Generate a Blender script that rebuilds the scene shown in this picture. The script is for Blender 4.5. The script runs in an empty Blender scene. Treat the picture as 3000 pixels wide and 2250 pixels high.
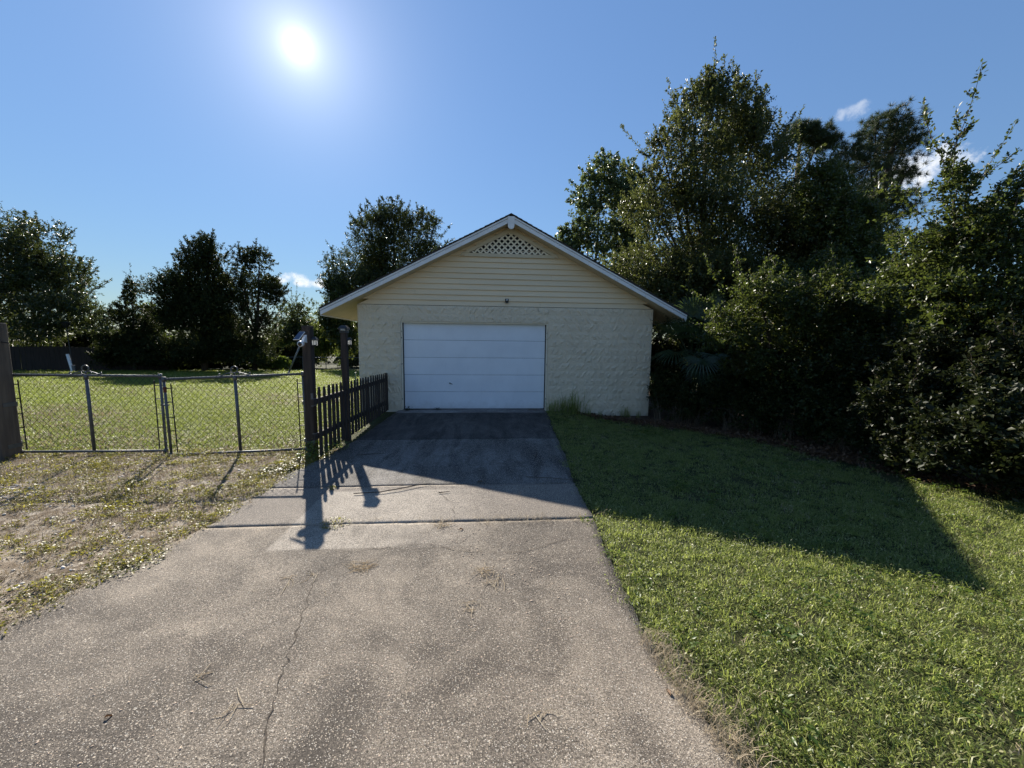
import bpy, math, random
import numpy as np
from mathutils import Vector, Matrix
S=bpy.context.scene; COL=S.collection
rnd=random.Random(7); RG=np.random.default_rng(11)
# ------------------------------------------------------------------ camera
cam=bpy.data.objects.new('camera',bpy.data.cameras.new('camera')); COL.objects.link(cam); S.camera=cam
Rt=Vector((0.996967,-0.077041,0.011029)); Dn=Vector((0.002786,-0.106292,-0.994331)); Fw=Vector((0.077776,0.991346,-0.105755))
m3=Matrix((Rt,-Dn,-Fw)).transposed(); cam.matrix_world=Matrix.Translation((0.168,-10.028,1.764))@m3.to_4x4()
cam.data.sensor_width=36; cam.data.lens=13.619; cam.data.clip_start=.05; cam.data.clip_end=2000
# ------------------------------------------------------------------ light
AZ,EL=math.radians(-22.84),math.radians(31.71)
SUN=Vector((math.sin(AZ)*math.cos(EL),math.cos(AZ)*math.cos(EL),math.sin(EL)))
sl=bpy.data.lights.new('sun','SUN'); so=bpy.data.objects.new('sun',sl); COL.objects.link(so)
sl.energy=5.0; sl.angle=math.radians(.53); sl.color=(1,.93,.82)
so.rotation_euler=SUN.to_track_quat('Z','Y').to_euler(); so.location=(-6,12,15)
S.view_settings.view_transform='Standard'; S.view_settings.look='None'; S.view_settings.gamma=1
S.view_settings.use_curve_mapping=False; S.view_settings.exposure=1.2
W=bpy.data.worlds.new('World'); S.world=W; W.use_nodes=True
def sky():
    t=W.node_tree; n=t.nodes; n.clear(); L=t.links.new
    out=n.new('ShaderNodeOutputWorld')
    sk=n.new('ShaderNodeTexSky'); sk.sky_type='NISHITA'; sk.sun_disc=False
    sk.sun_elevation=EL; sk.sun_rotation=AZ; sk.altitude=0; sk.air_density=1.0; sk.dust_density=0.0; sk.ozone_density=4.0
    tc=n.new('ShaderNodeTexCoord')
    def M(op,a,b=None,c=None):
        x=n.new('ShaderNodeMath'); x.operation=op
        for i,v in enumerate((a,b,c)):
            if v is None: continue
            if isinstance(v,(int,float)): x.inputs[i].default_value=v
            else: L(v,x.inputs[i])
        return x.outputs[0]
    def dot(v):
        x=n.new('ShaderNodeVectorMath'); x.operation='DOT_PRODUCT'; L(tc.outputs['Generated'],x.inputs[0]); x.inputs[1].default_value=v
        return x.outputs['Value']
    bg=n.new('ShaderNodeBackground'); bg.inputs[1].default_value=.105
    lm=n.new('ShaderNodeVectorMath'); lm.operation='DOT_PRODUCT'; L(sk.outputs[0],lm.inputs[0]); lm.inputs[1].default_value=(.25,.5,.25)
    sx=n.new('ShaderNodeSeparateXYZ'); L(tc.outputs['Generated'],sx.inputs[0])
    hz=M('SUBTRACT',1.0,M('MULTIPLY',M('EXPONENT',M('MULTIPLY',M('MAXIMUM',sx.outputs[2],0.0),-1/.20)),.22))
    cp=M('MULTIPLY',M('POWER',M('MAXIMUM',lm.outputs['Value'],.05),-.46),hz)
    tn=n.new('ShaderNodeVectorMath'); tn.operation='MULTIPLY'; L(sk.outputs[0],tn.inputs[0]); tn.inputs[1].default_value=(.92,.965,.985)
    t2=n.new('ShaderNodeVectorMath'); t2.operation='SCALE'; L(tn.outputs[0],t2.inputs[0]); L(cp,t2.inputs['Scale']); L(t2.outputs[0],bg.inputs[0])
    # the sun's own glare in the air around it
    c=M('MINIMUM',dot(SUN),1.0); th=M('ARCCOSINE',c)
    g1=M('MULTIPLY',M('EXPONENT',M('MULTIPLY',th,-1/.013)),.6)
    g2=M('MULTIPLY',M('EXPONENT',M('MULTIPLY',th,-1/.070)),.28)
    g3=M('MULTIPLY',M('EXPONENT',M('MULTIPLY',th,-1/.17)),.075)
    g=M('ADD',M('ADD',g1,g2),g3)
    bg2=n.new('ShaderNodeBackground'); bg2.inputs[0].default_value=(1,.95,.9,1); L(g,bg2.inputs[1])
    add=n.new('ShaderNodeAddShader'); L(bg.outputs[0],add.inputs[0]); L(bg2.outputs[0],add.inputs[1])
    # small fair weather clouds
    nz=n.new('ShaderNodeTexNoise'); nz.inputs['Scale'].default_value=42; nz.inputs['Detail'].default_value=6; nz.inputs['Roughness'].default_value=.62
    L(tc.outputs['Generated'],nz.inputs['Vector'])
    nzv=M('MULTIPLY',M('SUBTRACT',nz.outputs['Fac'],.5),3.6)
    mask=None
    for d,w,h,k in (((-.4026,.9058,.1321),.036,.016,1.0),((-.368,.9221,.1284),.030,.013,1.0),((-.4309,.8933,.1275),.02,.010,.9),((.7229,.624,.2968),.055,.034,.9),
                    ((.7051,.6477,.2887),.045,.020,.85),((.74,.6018,.3002),.04,.025,.9),((.6313,.6635,.4015),.030,.014,.35),
                    ((.93,.1,.33),.09,.04,.9),((-.85,.3,.3),.08,.03,.9),((.2,-.93,.3),.12,.05,.9),((-.5,-.8,.35),.1,.04,.9)):
        D=Vector(d).normalized(); U=Vector((0,0,1)).cross(D).normalized(); V=D.cross(U)
        a=M('DIVIDE',dot(U),w); b=M('DIVIDE',dot(V),h)
        r=M('SUBTRACT',1.0,M('ADD',M('MULTIPLY',a,a),M('MULTIPLY',b,b)))
        r=M('ADD',r,nzv)
        mr=n.new('ShaderNodeMapRange'); mr.interpolation_type='SMOOTHSTEP'; L(r,mr.inputs['Value'])
        mr.inputs['From Min'].default_value=0.0; mr.inputs['From Max'].default_value=1.3; mr.inputs['To Max'].default_value=k
        f=M('MULTIPLY',mr.outputs[0],M('GREATER_THAN',dot(D),.5))
        mask=f if mask is None else M('MAXIMUM',mask,f)
    bg3=n.new('ShaderNodeBackground'); bg3.inputs[0].default_value=(.95,.97,1,1); bg3.inputs[1].default_value=.50
    mx=n.new('ShaderNodeMixShader'); L(mask,mx.inputs[0]); L(add.outputs[0],mx.inputs[1]); L(bg3.outputs[0],mx.inputs[2])
    L(mx.outputs[0],out.inputs[0])
sky()
S.render.engine='CYCLES'; S.cycles.use_denoising=True
S.cycles.max_bounces=8; S.cycles.transparent_max_bounces=4
# ------------------------------------------------------------------ materials
def nd(t,typ,**kw):
    x=t.nodes.new(typ)
    for k_,v in kw.items():
        if k_ in x.inputs: x.inputs[k_].default_value=v
        else: setattr(x,k_,v)
    return x
def rgba(c): return (c[0],c[1],c[2],1)
class MT:
    def __init__(s,name,rough=.8,spec=.3,metal=0):
        s.m=bpy.data.materials.new(name); s.m.use_nodes=True; s.t=s.m.node_tree; s.b=s.t.nodes['Principled BSDF']
        s.b.inputs['Roughness'].default_value=rough; s.b.inputs['Specular IOR Level'].default_value=spec; s.b.inputs['Metallic'].default_value=metal
        s.co=nd(s.t,'ShaderNodeNewGeometry').outputs['Position']
    def L(s,a,b): s.t.links.new(a,b)
    def mapped(s,scale,rot=(0,0,0)):
        mp=nd(s.t,'ShaderNodeMapping'); mp.inputs['Scale'].default_value=scale; mp.inputs['Rotation'].default_value=rot; s.L(s.co,mp.inputs['Vector']); return mp.outputs[0]
    def noise(s,scale,detail=4,rough=.6,co=None,dist=0):
        x=nd(s.t,'ShaderNodeTexNoise'); x.inputs['Scale'].default_value=scale; x.inputs['Detail'].default_value=detail; x.inputs['Roughness'].default_value=rough; x.inputs['Distortion'].default_value=dist
        s.L(co or s.co,x.inputs['Vector']); return x.outputs['Fac']
    def vor(s,scale,co=None):
        x=nd(s.t,'ShaderNodeTexVoronoi'); x.inputs['Scale'].default_value=scale; s.L(co or s.co,x.inputs['Vector']); return x.outputs['Distance'],x.outputs['Color']
    def ramp(s,f,stops):
        x=nd(s.t,'ShaderNodeValToRGB'); e=x.color_ramp.elements
        while len(e)<len(stops): e.new(.5)
        for i,(p,c) in enumerate(stops):
            e[i].position=p; e[i].color=rgba(c) if isinstance(c,(tuple,list)) else (c,c,c,1)
        s.L(f,x.inputs[0]); return x.outputs[0]
    def mix(s,f,a,b,mode='MIX'):
        x=nd(s.t,'ShaderNodeMix'); x.data_type='RGBA'; x.blend_type=mode
        for v,i in ((f,0),(a,6),(b,7)):
            if isinstance(v,(int,float)): x.inputs[i].default_value=v
            elif isinstance(v,(tuple,list)): x.inputs[i].default_value=rgba(v)
            else: s.L(v,x.inputs[i])
        return x.outputs[2]
    def math(s,op,a,b):
        x=nd(s.t,'ShaderNodeMath'); x.operation=op
        for i,v in enumerate((a,b)):
            if isinstance(v,(int,float)): x.inputs[i].default_value=v
            else: s.L(v,x.inputs[i])
        return x.outputs[0]
    def xyz(s):
        x=nd(s.t,'ShaderNodeSeparateXYZ'); s.L(s.co,x.inputs[0]); return x.outputs
    def island(s): return nd(s.t,'ShaderNodeNewGeometry').outputs['Random Per Island']
    def orand(s): return nd(s.t,'ShaderNodeObjectInfo').outputs['Random']
    def color(s,c):
        if isinstance(c,(tuple,list)): s.b.inputs['Base Color'].default_value=rgba(c)
        else: s.L(c,s.b.inputs['Base Color'])
    def bump(s,h,strength=.5,dist=.01):
        x=nd(s.t,'ShaderNodeBump'); x.inputs['Strength'].default_value=strength; x.inputs['Distance'].default_value=dist; s.L(h,x.inputs['Height']); s.L(x.outputs[0],s.b.inputs['Normal'])
def simple(name,c,c2=None,scale=8,rough=.8,spec=.3,metal=0,bs=0,bscale=60,stretch=(1,1,1),dist=.004):
    M=MT(name,rough,spec,metal); co=M.mapped(stretch)
    if c2: M.color(M.mix(M.ramp(M.noise(scale,5,co=co),[(.35,0.),(.65,1.)]),c,c2))
    else: M.color(c)
    if bs: M.bump(M.noise(bscale,4,co=co),bs,dist)
    return M.m
def leafmat(name,stops,trans,tw=.4,rough=.4,spec=.5):
    M=MT(name,rough,spec); f=M.island(); c=M.ramp(f,stops); M.color(c)
    tr=nd(M.t,'ShaderNodeBsdfTranslucent'); M.L(M.mix(.5,c,trans),tr.inputs[0])
    mx=nd(M.t,'ShaderNodeMixShader'); mx.inputs[0].default_value=tw
    o=M.t.nodes['Material Output']; M.L(M.b.outputs[0],mx.inputs[1]); M.L(tr.outputs[0],mx.inputs[2]); M.L(mx.outputs[0],o.inputs[0])
    return M.m
# ------------------------------------------------------------------ mesh helpers
BASE={}
class MB:
    def __init__(s): s.v=[]; s.f=[]
    def add(s,v,f):
        o=len(s.v); s.v+= [tuple(p) for p in v]; s.f+=[tuple(i+o for i in q) for q in f]; return s
    def box(s,x0,x1,y0,y1,z0,z1):
        return s.add([(x0,y0,z0),(x1,y0,z0),(x1,y1,z0),(x0,y1,z0),(x0,y0,z1),(x1,y0,z1),(x1,y1,z1),(x0,y1,z1)],
          [(0,3,2,1),(4,5,6,7),(0,1,5,4),(1,2,6,5),(2,3,7,6),(3,0,4,7)])
    def bev(s,x0,x1,y0,y1,z0,z1,b=.006):
        # box with its vertical edges and rims chamfered
        def ring(z,i): return [(x0+b+i,y0+i,z),(x1-b-i,y0+i,z),(x1-i,y0+b+i,z),(x1-i,y1-b-i,z),(x1-b-i,y1-i,z),(x0+b+i,y1-i,z),(x0+i,y1-b-i,z),(x0+i,y0+b+i,z)]
        v=ring(z0,b*.7)+ring(z0+b,0)+ring(z1-b,0)+ring(z1,b*.7); f=[]
        for r in range(3):
            for i in range(8): f.append((r*8+i,r*8+(i+1)%8,r*8+8+(i+1)%8,r*8+8+i))
        f.append(tuple(range(7,-1,-1))); f.append(tuple(range(24,32))); return s.add(v,f)
    def obox(s,c,ax,h):
        c=Vector(c); a=[Vector(q).normalized()*k for q,k in zip(ax,h)]; v=[]
        for sz in (-1,1):
            for sx,sy in ((-1,-1),(1,-1),(1,1),(-1,1)): v.append(c+a[0]*sx+a[1]*sy+a[2]*sz)
        return s.add(v,[(0,3,2,1),(4,5,6,7),(0,1,5,4),(1,2,6,5),(2,3,7,6),(3,0,4,7)])
    def tube(s,pts,r,n=8,cap=True):
        pts=[Vector(p) for p in pts]; k=len(pts); rr=r if isinstance(r,(list,tuple)) else [r]*k; v=[]; f=[]; up=None
        for i,p in enumerate(pts):
            t=(pts[min(i+1,k-1)]-pts[max(i-1,0)])
            if t.length<1e-9: t=Vector((0,0,1))
            t.normalize()
            if up is None:
                up=Vector((0,0,1)) if abs(t.z)<.9 else Vector((1,0,0))
            u=t.cross(up)
            if u.length<1e-6: u=t.orthogonal()
            u.normalize(); w=u.cross(t).normalized(); up=w
            for j in range(n):
                a=2*math.pi*j/n; v.append(p+(u*math.cos(a)+w*math.sin(a))*rr[i])
        for i in range(k-1):
            for j in range(n): f.append((i*n+j,i*n+(j+1)%n,i*n+n+(j+1)%n,i*n+n+j))
        if cap: f.append(tuple(range(n-1,-1,-1))); f.append(tuple((k-1)*n+j for j in range(n)))
        return s.add(v,f)
    def prism(s,poly,ext):
        e=Vector(ext); n=len(poly); P=[Vector(p) for p in poly]; v=P+[p+e for p in P]
        f=[tuple(range(n-1,-1,-1)),tuple(range(n,2*n))]+[(i,(i+1)%n,n+(i+1)%n,n+i) for i in range(n)]
        return s.add(v,f)
    def lathe(s,c,prof,n=16,axis=(0,0,1)):
        c=Vector(c); a=Vector(axis).normalized(); u=a.orthogonal().normalized(); w=a.cross(u); v=[];f=[]
        for r,h in prof:
            for j in range(n):
                t=2*math.pi*j/n; v.append(c+a*h+(u*math.cos(t)+w*math.sin(t))*r)
        k=len(prof)
        for i in range(k-1):
            for j in range(n): f.append((i*n+j,i*n+(j+1)%n,i*n+n+(j+1)%n,i*n+n+j))
        f.append(tuple(range(n-1,-1,-1))); f.append(tuple((k-1)*n+j for j in range(n))); return s.add(v,f)
    def mesh(s,name,off=(0,0,0)):
        me=bpy.data.meshes.new(name); o=Vector(off)
        me.from_pydata([(p[0]-o.x,p[1]-o.y,p[2]-o.z) for p in s.v],[],s.f); me.validate(); me.update(); 
        import bmesh
        bm=bmesh.new(); bm.from_mesh(me); bmesh.ops.recalc_face_normals(bm,faces=bm.faces); bm.to_mesh(me); bm.free()
        return me
def raw_mesh(name,v,f):
    # v (n,3) array, f (m,3) triangles
    me=bpy.data.meshes.new(name); v=np.asarray(v,np.float32); f=np.asarray(f,np.int32)
    me.vertices.add(len(v)); me.vertices.foreach_set('co',v.ravel())
    me.loops.add(f.size); me.loops.foreach_set('vertex_index',f.ravel())
    me.polygons.add(len(f)); me.polygons.foreach_set('loop_start',np.arange(0,f.size,3,dtype=np.int32)); 
    me.update(calc_edges=True); return me
def tag(o,label,cat,group=None,kind=None):
    if label: o['label']=label
    if cat: o['category']=cat
    if group: o['group']=group
    if kind: o['kind']=kind
    return o
def thing(name,label,cat,base,group=None):
    o=bpy.data.objects.new(name,None); COL.objects.link(o); o.location=base; o.empty_display_size=.2; BASE[o]=Vector(base)
    return tag(o,label,cat,group)
def put(name,me,mat,parent=None,loc=None,smooth=False):
    o=bpy.data.objects.new(name,me); COL.objects.link(o)
    if mat and not me.materials: me.materials.append(mat)
    if smooth: me.polygons.foreach_set('use_smooth',[True]*len(me.polygons))
    if parent: o.parent=parent
    if loc is not None: o.location=loc
    return o
def part(name,mb,mat,parent,smooth=False,label=None):
    b=BASE[parent]; o=put(name,mb.mesh(name,b),mat,parent,smooth=smooth); BASE[o]=b
    if label: o['label']=label
    return o
def solo(name,mb,mat,label,cat,base,group=None,kind=None,smooth=False):
    o=put(name,mb.mesh(name,base),mat,None,base,smooth); BASE[o]=Vector(base); return tag(o,label,cat,group,kind)
def structure(name,me,mat,parent=None):
    o=put(name,me,mat,parent); 
    if not parent: o['kind']='structure'
    BASE[o]=Vector((0,0,0)); return o
def sm(x,a,b):
    t=np.clip((np.asarray(x,float)-a)/(b-a),0,1); return t*t*(3-2*t)
def gz(x,y):
    x=np.asarray(x,float); y=np.asarray(y,float)
    z=-.036*np.clip(y-1,0,70)-.025
    z=z-.15*sm(x,2.0,3.6)*sm(y,-4.5,-1)*(1-sm(y,3,6))
    z=z+.012*np.sin(x*1.3+.5*y)*np.cos(y*1.1-.3*x)
    return z
def G(x,y): return float(gz(x,y))
BL={}
BL['L1']=([(-36.35, 23.0, 0.64, 3.64, 2.73, 1.6), (-40.52, 23.5, 0.59, 3.62, 2.72, 2.14), (-31.96, 22.5, 6.27, 2.27, 1.7, 2.04), (-34.41, 23.0, 6.29, 2.94, 2.2, 2.75), (-35.0, 22.5, 7.55, 2.54, 1.9, 2.67), (-32.2, 22.0, 8.18, 2.21, 1.66, 2.31), (-37.69, 23.0, 8.26, 2.87, 2.15, 3.68), (-35.07, 22.5, 4.15, 4.19, 3.14, 3.07), (-31.93, 22.0, 4.84, 2.89, 2.17, 2.7), (-29.79, 21.5, 5.49, 1.9, 1.42, 2.0), (-39.24, 23.0, 3.42, 3.87, 2.9, 3.79), (-29.66, 20.8, 3.1, 2.8, 2.1, 1.81), (-27.87, 20.5, 2.78, 1.87, 1.4, 1.48), (-31.83, 21.0, 2.07, 3.13, 2.35, 1.17)],
  [(-35.07, 23.0, 9.01, -34.9, 23.0, 11.03), (-33.23, 23.0, 9.74, -33.41, 23.0, 10.98), (-32.31, 23.0, 7.72, -31.12, 23.0, 9.81), (-31.99, 23.0, 7.73, -30.82, 23.0, 7.94), (-31.47, 23.0, 6.36, -30.15, 23.0, 6.39), (-35.39, 23.0, 9.0, -35.35, 23.0, 10.68)])
BL['L3']=([(-26.48, 21.8, 0.76, 2.32, 1.74, 1.68), (-24.85, 21.8, 0.42, 1.5, 1.12, 1.41), (-27.83, 21.6, 0.23, 1.31, 0.98, 1.22), (-25.79, 21.4, 4.89, 0.71, 0.53, 1.52), (-26.03, 21.4, 2.84, 1.37, 1.03, 1.88), (-26.37, 21.4, 0.77, 1.96, 1.47, 1.73), (-25.07, 21.6, 1.83, 1.15, 0.86, 2.08)],
  [(-26.09, 21.8, 5.27, -25.9, 21.8, 7.41), (-26.63, 21.8, 4.58, -26.95, 21.8, 6.44), (-25.95, 21.8, 4.94, -25.54, 21.8, 5.97), (-28.18, 21.8, 1.79, -27.8, 21.8, 3.18), (-24.7, 21.8, 4.27, -24.35, 21.8, 4.62)])
BL['L4']=([(-23.35, 21.8, 0.43, 3.05, 2.29, 1.42), (-20.87, 22.4, 7.91, 1.69, 1.27, 1.56), (-21.66, 22.2, 4.36, 3.07, 2.3, 2.46), (-21.47, 22.0, 7.47, 1.5, 1.12, 1.3), (-22.43, 22.0, 5.72, 1.84, 1.38, 1.73), (-20.78, 22.3, 5.8, 2.05, 1.54, 2.1), (-23.06, 21.7, 3.25, 2.0, 1.5, 2.08), (-20.95, 22.0, 2.95, 2.91, 2.18, 2.46), (-21.84, 21.6, 0.81, 3.05, 2.29, 1.48), (-19.72, 22.0, 0.82, 2.42, 1.81, 1.43)],
  [(-21.29, 21.8, 8.11, -21.23, 21.8, 8.96), (-22.35, 21.8, 7.07, -22.68, 21.8, 8.41), (-23.25, 21.8, 6.02, -23.38, 21.8, 7.72), (-23.85, 21.8, 4.63, -24.04, 21.8, 6.34), (-20.82, 21.8, 7.79, -20.42, 21.8, 8.82)])
BL['L5']=([(-18.48, 22.8, 0.25, 2.87, 2.15, 1.34), (-19.59, 22.8, 5.18, 1.74, 1.3, 2.14), (-18.59, 22.5, 7.29, 1.03, 0.77, 1.58), (-17.19, 22.5, 7.68, 1.21, 0.91, 1.4), (-18.02, 22.8, 5.21, 1.94, 1.46, 1.8), (-16.71, 23.0, 5.26, 1.24, 0.93, 1.81), (-18.34, 22.8, 2.66, 2.49, 1.87, 2.0), (-17.22, 23.0, 2.49, 1.08, 0.81, 1.85)],
  [(-18.72, 22.8, 8.05, -18.71, 22.8, 9.46), (-17.49, 22.8, 8.44, -17.43, 22.8, 9.57), (-16.99, 22.8, 8.1, -16.52, 22.8, 9.0), (-16.38, 22.8, 6.33, -15.64, 22.8, 7.06), (-16.08, 22.8, 5.25, -15.17, 22.8, 5.81)])
BL['L6']=([(-20.08, 34.5, 3.54, 1.95, 1.46, 2.99), (-21.73, 33.6, 0.52, 1.92, 1.44, 2.22), (-17.9, 33.6, 0.05, 1.94, 1.45, 2.0), (-19.83, 34.0, 4.02, 1.06, 0.79, 2.21), (-19.95, 34.0, 1.53, 1.95, 1.46, 2.49), (-20.86, 33.0, 2.49, 1.65, 1.24, 2.9), (-18.49, 34.0, 1.55, 1.71, 1.28, 2.24)],
  [(-19.99, 34.5, 5.54, -19.87, 34.5, 8.11), (-20.4, 34.5, 5.04, -20.3, 34.5, 7.26), (-19.53, 34.5, 5.05, -19.2, 34.5, 7.04), (-21.03, 34.5, 4.03, -21.32, 34.5, 6.01)])
BL['L7']=([(-10.7, 30.0, 11.95, 2.66, 2.0, 2.39), (-8.58, 30.5, 13.04, 2.71, 2.03, 2.19), (-5.95, 31.0, 12.82, 2.54, 1.9, 1.79), (-11.67, 30.0, 8.85, 3.12, 2.34, 2.64), (-7.74, 30.5, 9.94, 3.66, 2.74, 3.13), (-5.06, 31.0, 10.12, 2.1, 1.57, 2.27), (-12.48, 29.5, 6.1, 2.65, 1.99, 2.64), (-9.06, 30.0, 6.23, 5.0, 3.75, 3.13)],
  [(-11.54, 30.0, 13.23, -11.71, 30.0, 15.03), (-9.33, 30.0, 14.17, -9.39, 30.0, 15.03), (-8.0, 30.0, 14.22, -7.54, 30.0, 15.1), (-6.24, 30.0, 13.41, -6.0, 30.0, 14.64), (-4.45, 30.0, 13.03, -3.77, 30.0, 13.93), (-3.78, 30.0, 12.17, -2.87, 30.0, 13.3), (-14.05, 30.0, 10.11, -14.87, 30.0, 11.39), (-3.56, 30.0, 11.29, -2.42, 30.0, 11.99)])
BL['L7b']=([(-13.07, 28.0, 5.49, 1.61, 1.21, 2.54), (-13.58, 28.0, 2.9, 1.7, 1.27, 2.58), (-12.35, 28.0, 1.62, 1.5, 1.12, 2.6)],
  [(-13.83, 28.0, 7.59, -14.27, 28.0, 9.04), (-12.78, 28.0, 7.61, -12.52, 28.0, 9.3)])
BL['L8']=([(-19.31, 33.5, 0.05, 2.18, 1.63, 1.74), (-16.26, 32.0, 1.33, 2.11, 1.58, 2.39), (-20.51, 33.0, 0.05, 2.14, 1.61, 1.72)],
  [(-16.77, 33.5, 3.05, -16.48, 33.5, 4.53)])
BL['HB']=([(-17.68, 23.6, -0.16, 1.11, 0.83, 0.54), (-16.39, 23.6, -0.15, 0.67, 0.5, 0.54)],
  [])
BL['R1']=([(7.71, 2.4, 8.23, 1.3, 0.97, 1.76), (6.61, 2.2, 7.0, 1.36, 1.02, 1.61), (9.0, 2.6, 7.4, 1.6, 1.2, 1.55), (5.73, 2.4, 5.64, 1.15, 0.86, 1.53), (7.36, 2.0, 5.29, 1.98, 1.48, 1.52), (9.81, 2.4, 5.48, 2.11, 1.58, 1.58), (5.43, 2.2, 3.87, 1.22, 0.92, 1.13), (6.64, 1.6, 3.52, 1.64, 1.23, 1.23), (8.31, 1.4, 3.25, 1.95, 1.46, 1.23), (10.83, 2.0, 4.54, 1.77, 1.33, 1.57), (10.78, 1.4, 2.74, 1.55, 1.16, 1.26), (6.2, 1.2, 2.38, 1.3, 0.97, 0.94)],
  [(7.18, 2.4, 9.3, 7.05, 2.4, 10.81), (7.63, 2.4, 9.32, 7.34, 2.4, 10.24), (8.25, 2.4, 9.22, 8.17, 2.4, 10.76), (7.95, 2.4, 9.07, 8.01, 2.4, 10.28), (8.74, 2.4, 8.84, 8.54, 2.4, 10.31), (9.09, 2.4, 8.3, 9.12, 2.4, 9.74), (6.5, 2.4, 8.18, 5.89, 2.4, 9.62), (6.36, 2.4, 7.89, 5.69, 2.4, 9.28), (5.95, 2.4, 7.19, 4.54, 2.4, 8.75), (5.67, 2.4, 6.76, 4.5, 2.4, 7.94), (9.76, 2.4, 7.78, 10.26, 2.4, 9.19), (6.91, 2.4, 8.88, 6.54, 2.4, 9.93), (9.58, 2.4, 8.05, 9.63, 2.4, 9.29), (10.63, 2.4, 6.96, 10.46, 2.4, 8.79)])
BL['R2']=([(5.99, 8.8, 4.07, 1.85, 1.39, 1.53), (4.55, 8.6, 4.67, 1.12, 0.84, 1.07), (7.44, 8.8, 5.2, 1.63, 1.22, 1.96), (8.37, 8.8, 2.99, 1.9, 1.43, 1.35), (4.17, 8.6, 6.16, 0.67, 0.5, 0.84), (6.76, 9.0, 9.34, 1.15, 0.86, 1.05), (7.15, 8.6, 7.52, 1.36, 1.02, 1.68), (5.19, 8.8, 7.51, 1.01, 0.76, 1.06), (5.84, 9.0, 9.72, 1.13, 0.85, 1.04), (4.98, 9.0, 8.63, 0.86, 0.64, 1.05), (6.57, 9.0, 8.48, 1.38, 1.03, 1.27), (4.49, 8.6, 6.59, 0.89, 0.67, 0.84), (5.84, 8.6, 6.42, 1.58, 1.18, 1.27), (4.25, 8.4, 5.69, 0.77, 0.58, 0.74)],
  [(5.54, 8.8, 10.25, 5.52, 8.8, 10.7), (6.44, 8.8, 10.08, 6.52, 8.8, 10.74), (4.47, 8.8, 9.17, 4.19, 8.8, 9.47)])
BL['R3']=([(21.88, 10.0, 13.53, 1.37, 1.03, 0.76), (20.64, 10.0, 12.94, 1.17, 0.88, 0.72), (21.55, 10.0, 11.95, 1.85, 1.39, 1.03), (20.17, 9.6, 11.03, 1.55, 1.16, 0.9), (22.72, 10.0, 11.08, 0.94, 0.71, 0.58), (16.94, 10.5, 13.01, 0.91, 0.68, 0.5), (18.01, 10.5, 12.72, 1.05, 0.79, 0.68), (19.19, 10.0, 11.84, 1.31, 0.98, 0.91), (21.27, 10.0, 9.84, 1.88, 1.41, 1.05), (20.0, 10.0, 9.32, 1.6, 1.2, 1.17), (22.43, 10.0, 9.17, 1.22, 0.91, 0.71), (20.96, 10.0, 7.93, 1.62, 1.21, 1.18), (22.52, 10.0, 12.69, 1.19, 0.89, 0.68)],
  [])
BL['R4']=([(7.19, -4.5, 3.97, 0.26, 0.19, 0.65), (7.45, -4.7, 3.46, 0.53, 0.4, 0.39), (7.38, -5.1, 3.83, 0.28, 0.21, 0.24), (7.48, -5.1, 3.23, 0.64, 0.48, 0.48), (7.5, -4.3, 3.15, 0.89, 0.67, 0.49), (7.46, -5.1, 2.48, 0.94, 0.71, 0.44), (7.26, -4.1, 2.59, 0.83, 0.62, 0.45), (7.37, -4.9, 2.17, 0.82, 0.61, 0.27)],
  [(7.03, -4.5, 4.62, 7.13, -4.5, 5.67), (6.94, -4.5, 4.68, 6.83, -4.5, 5.47), (7.08, -4.5, 4.49, 6.9, -4.5, 5.25), (7.19, -4.5, 4.04, 6.12, -4.5, 4.13), (7.06, -4.5, 3.84, 6.24, -4.5, 3.77), (7.49, -4.5, 4.05, 8.16, -4.5, 5.13), (7.88, -4.5, 4.0, 8.53, -4.5, 4.76), (7.05, -4.5, 3.37, 6.0, -4.5, 3.33), (6.86, -4.5, 3.09, 5.94, -4.5, 3.2), (6.74, -4.5, 2.81, 5.79, -4.5, 2.52), (7.6, -4.5, 4.32, 8.01, -4.5, 4.67), (6.94, -4.5, 3.63, 6.12, -4.5, 4.45)])
BL['R5']=([(5.21, -2.2, 1.82, 0.71, 0.53, 0.38), (6.1, -2.3, 1.24, 0.84, 0.63, 0.44), (6.82, -2.8, 1.01, 0.9, 0.67, 0.46), (7.4, -3.2, 1.05, 0.86, 0.64, 0.53), (5.87, -2.3, 2.78, 0.71, 0.53, 0.46), (6.56, -2.5, 2.3, 1.12, 0.84, 0.56), (7.34, -2.7, 2.67, 0.9, 0.68, 0.63), (5.58, -2.2, 2.21, 0.62, 0.47, 0.43), (7.15, -2.7, 1.65, 1.21, 0.91, 0.56), (7.8, -3.1, 1.85, 0.97, 0.73, 0.7), (6.54, -2.1, 1.63, 0.96, 0.72, 0.4)],
  [(5.12, -2.2, 2.96, 4.79, -2.2, 3.51), (5.51, -2.2, 3.16, 5.3, -2.2, 3.89), (5.16, -2.2, 2.49, 4.33, -2.2, 2.9), (5.58, -2.2, 2.21, 4.57, -2.2, 2.19), (6.56, -2.2, 2.8, 6.39, -2.2, 3.55), (7.36, -2.2, 3.2, 7.46, -2.2, 4.15), (6.03, -2.2, 1.83, 5.0, -2.2, 1.86)])
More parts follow.
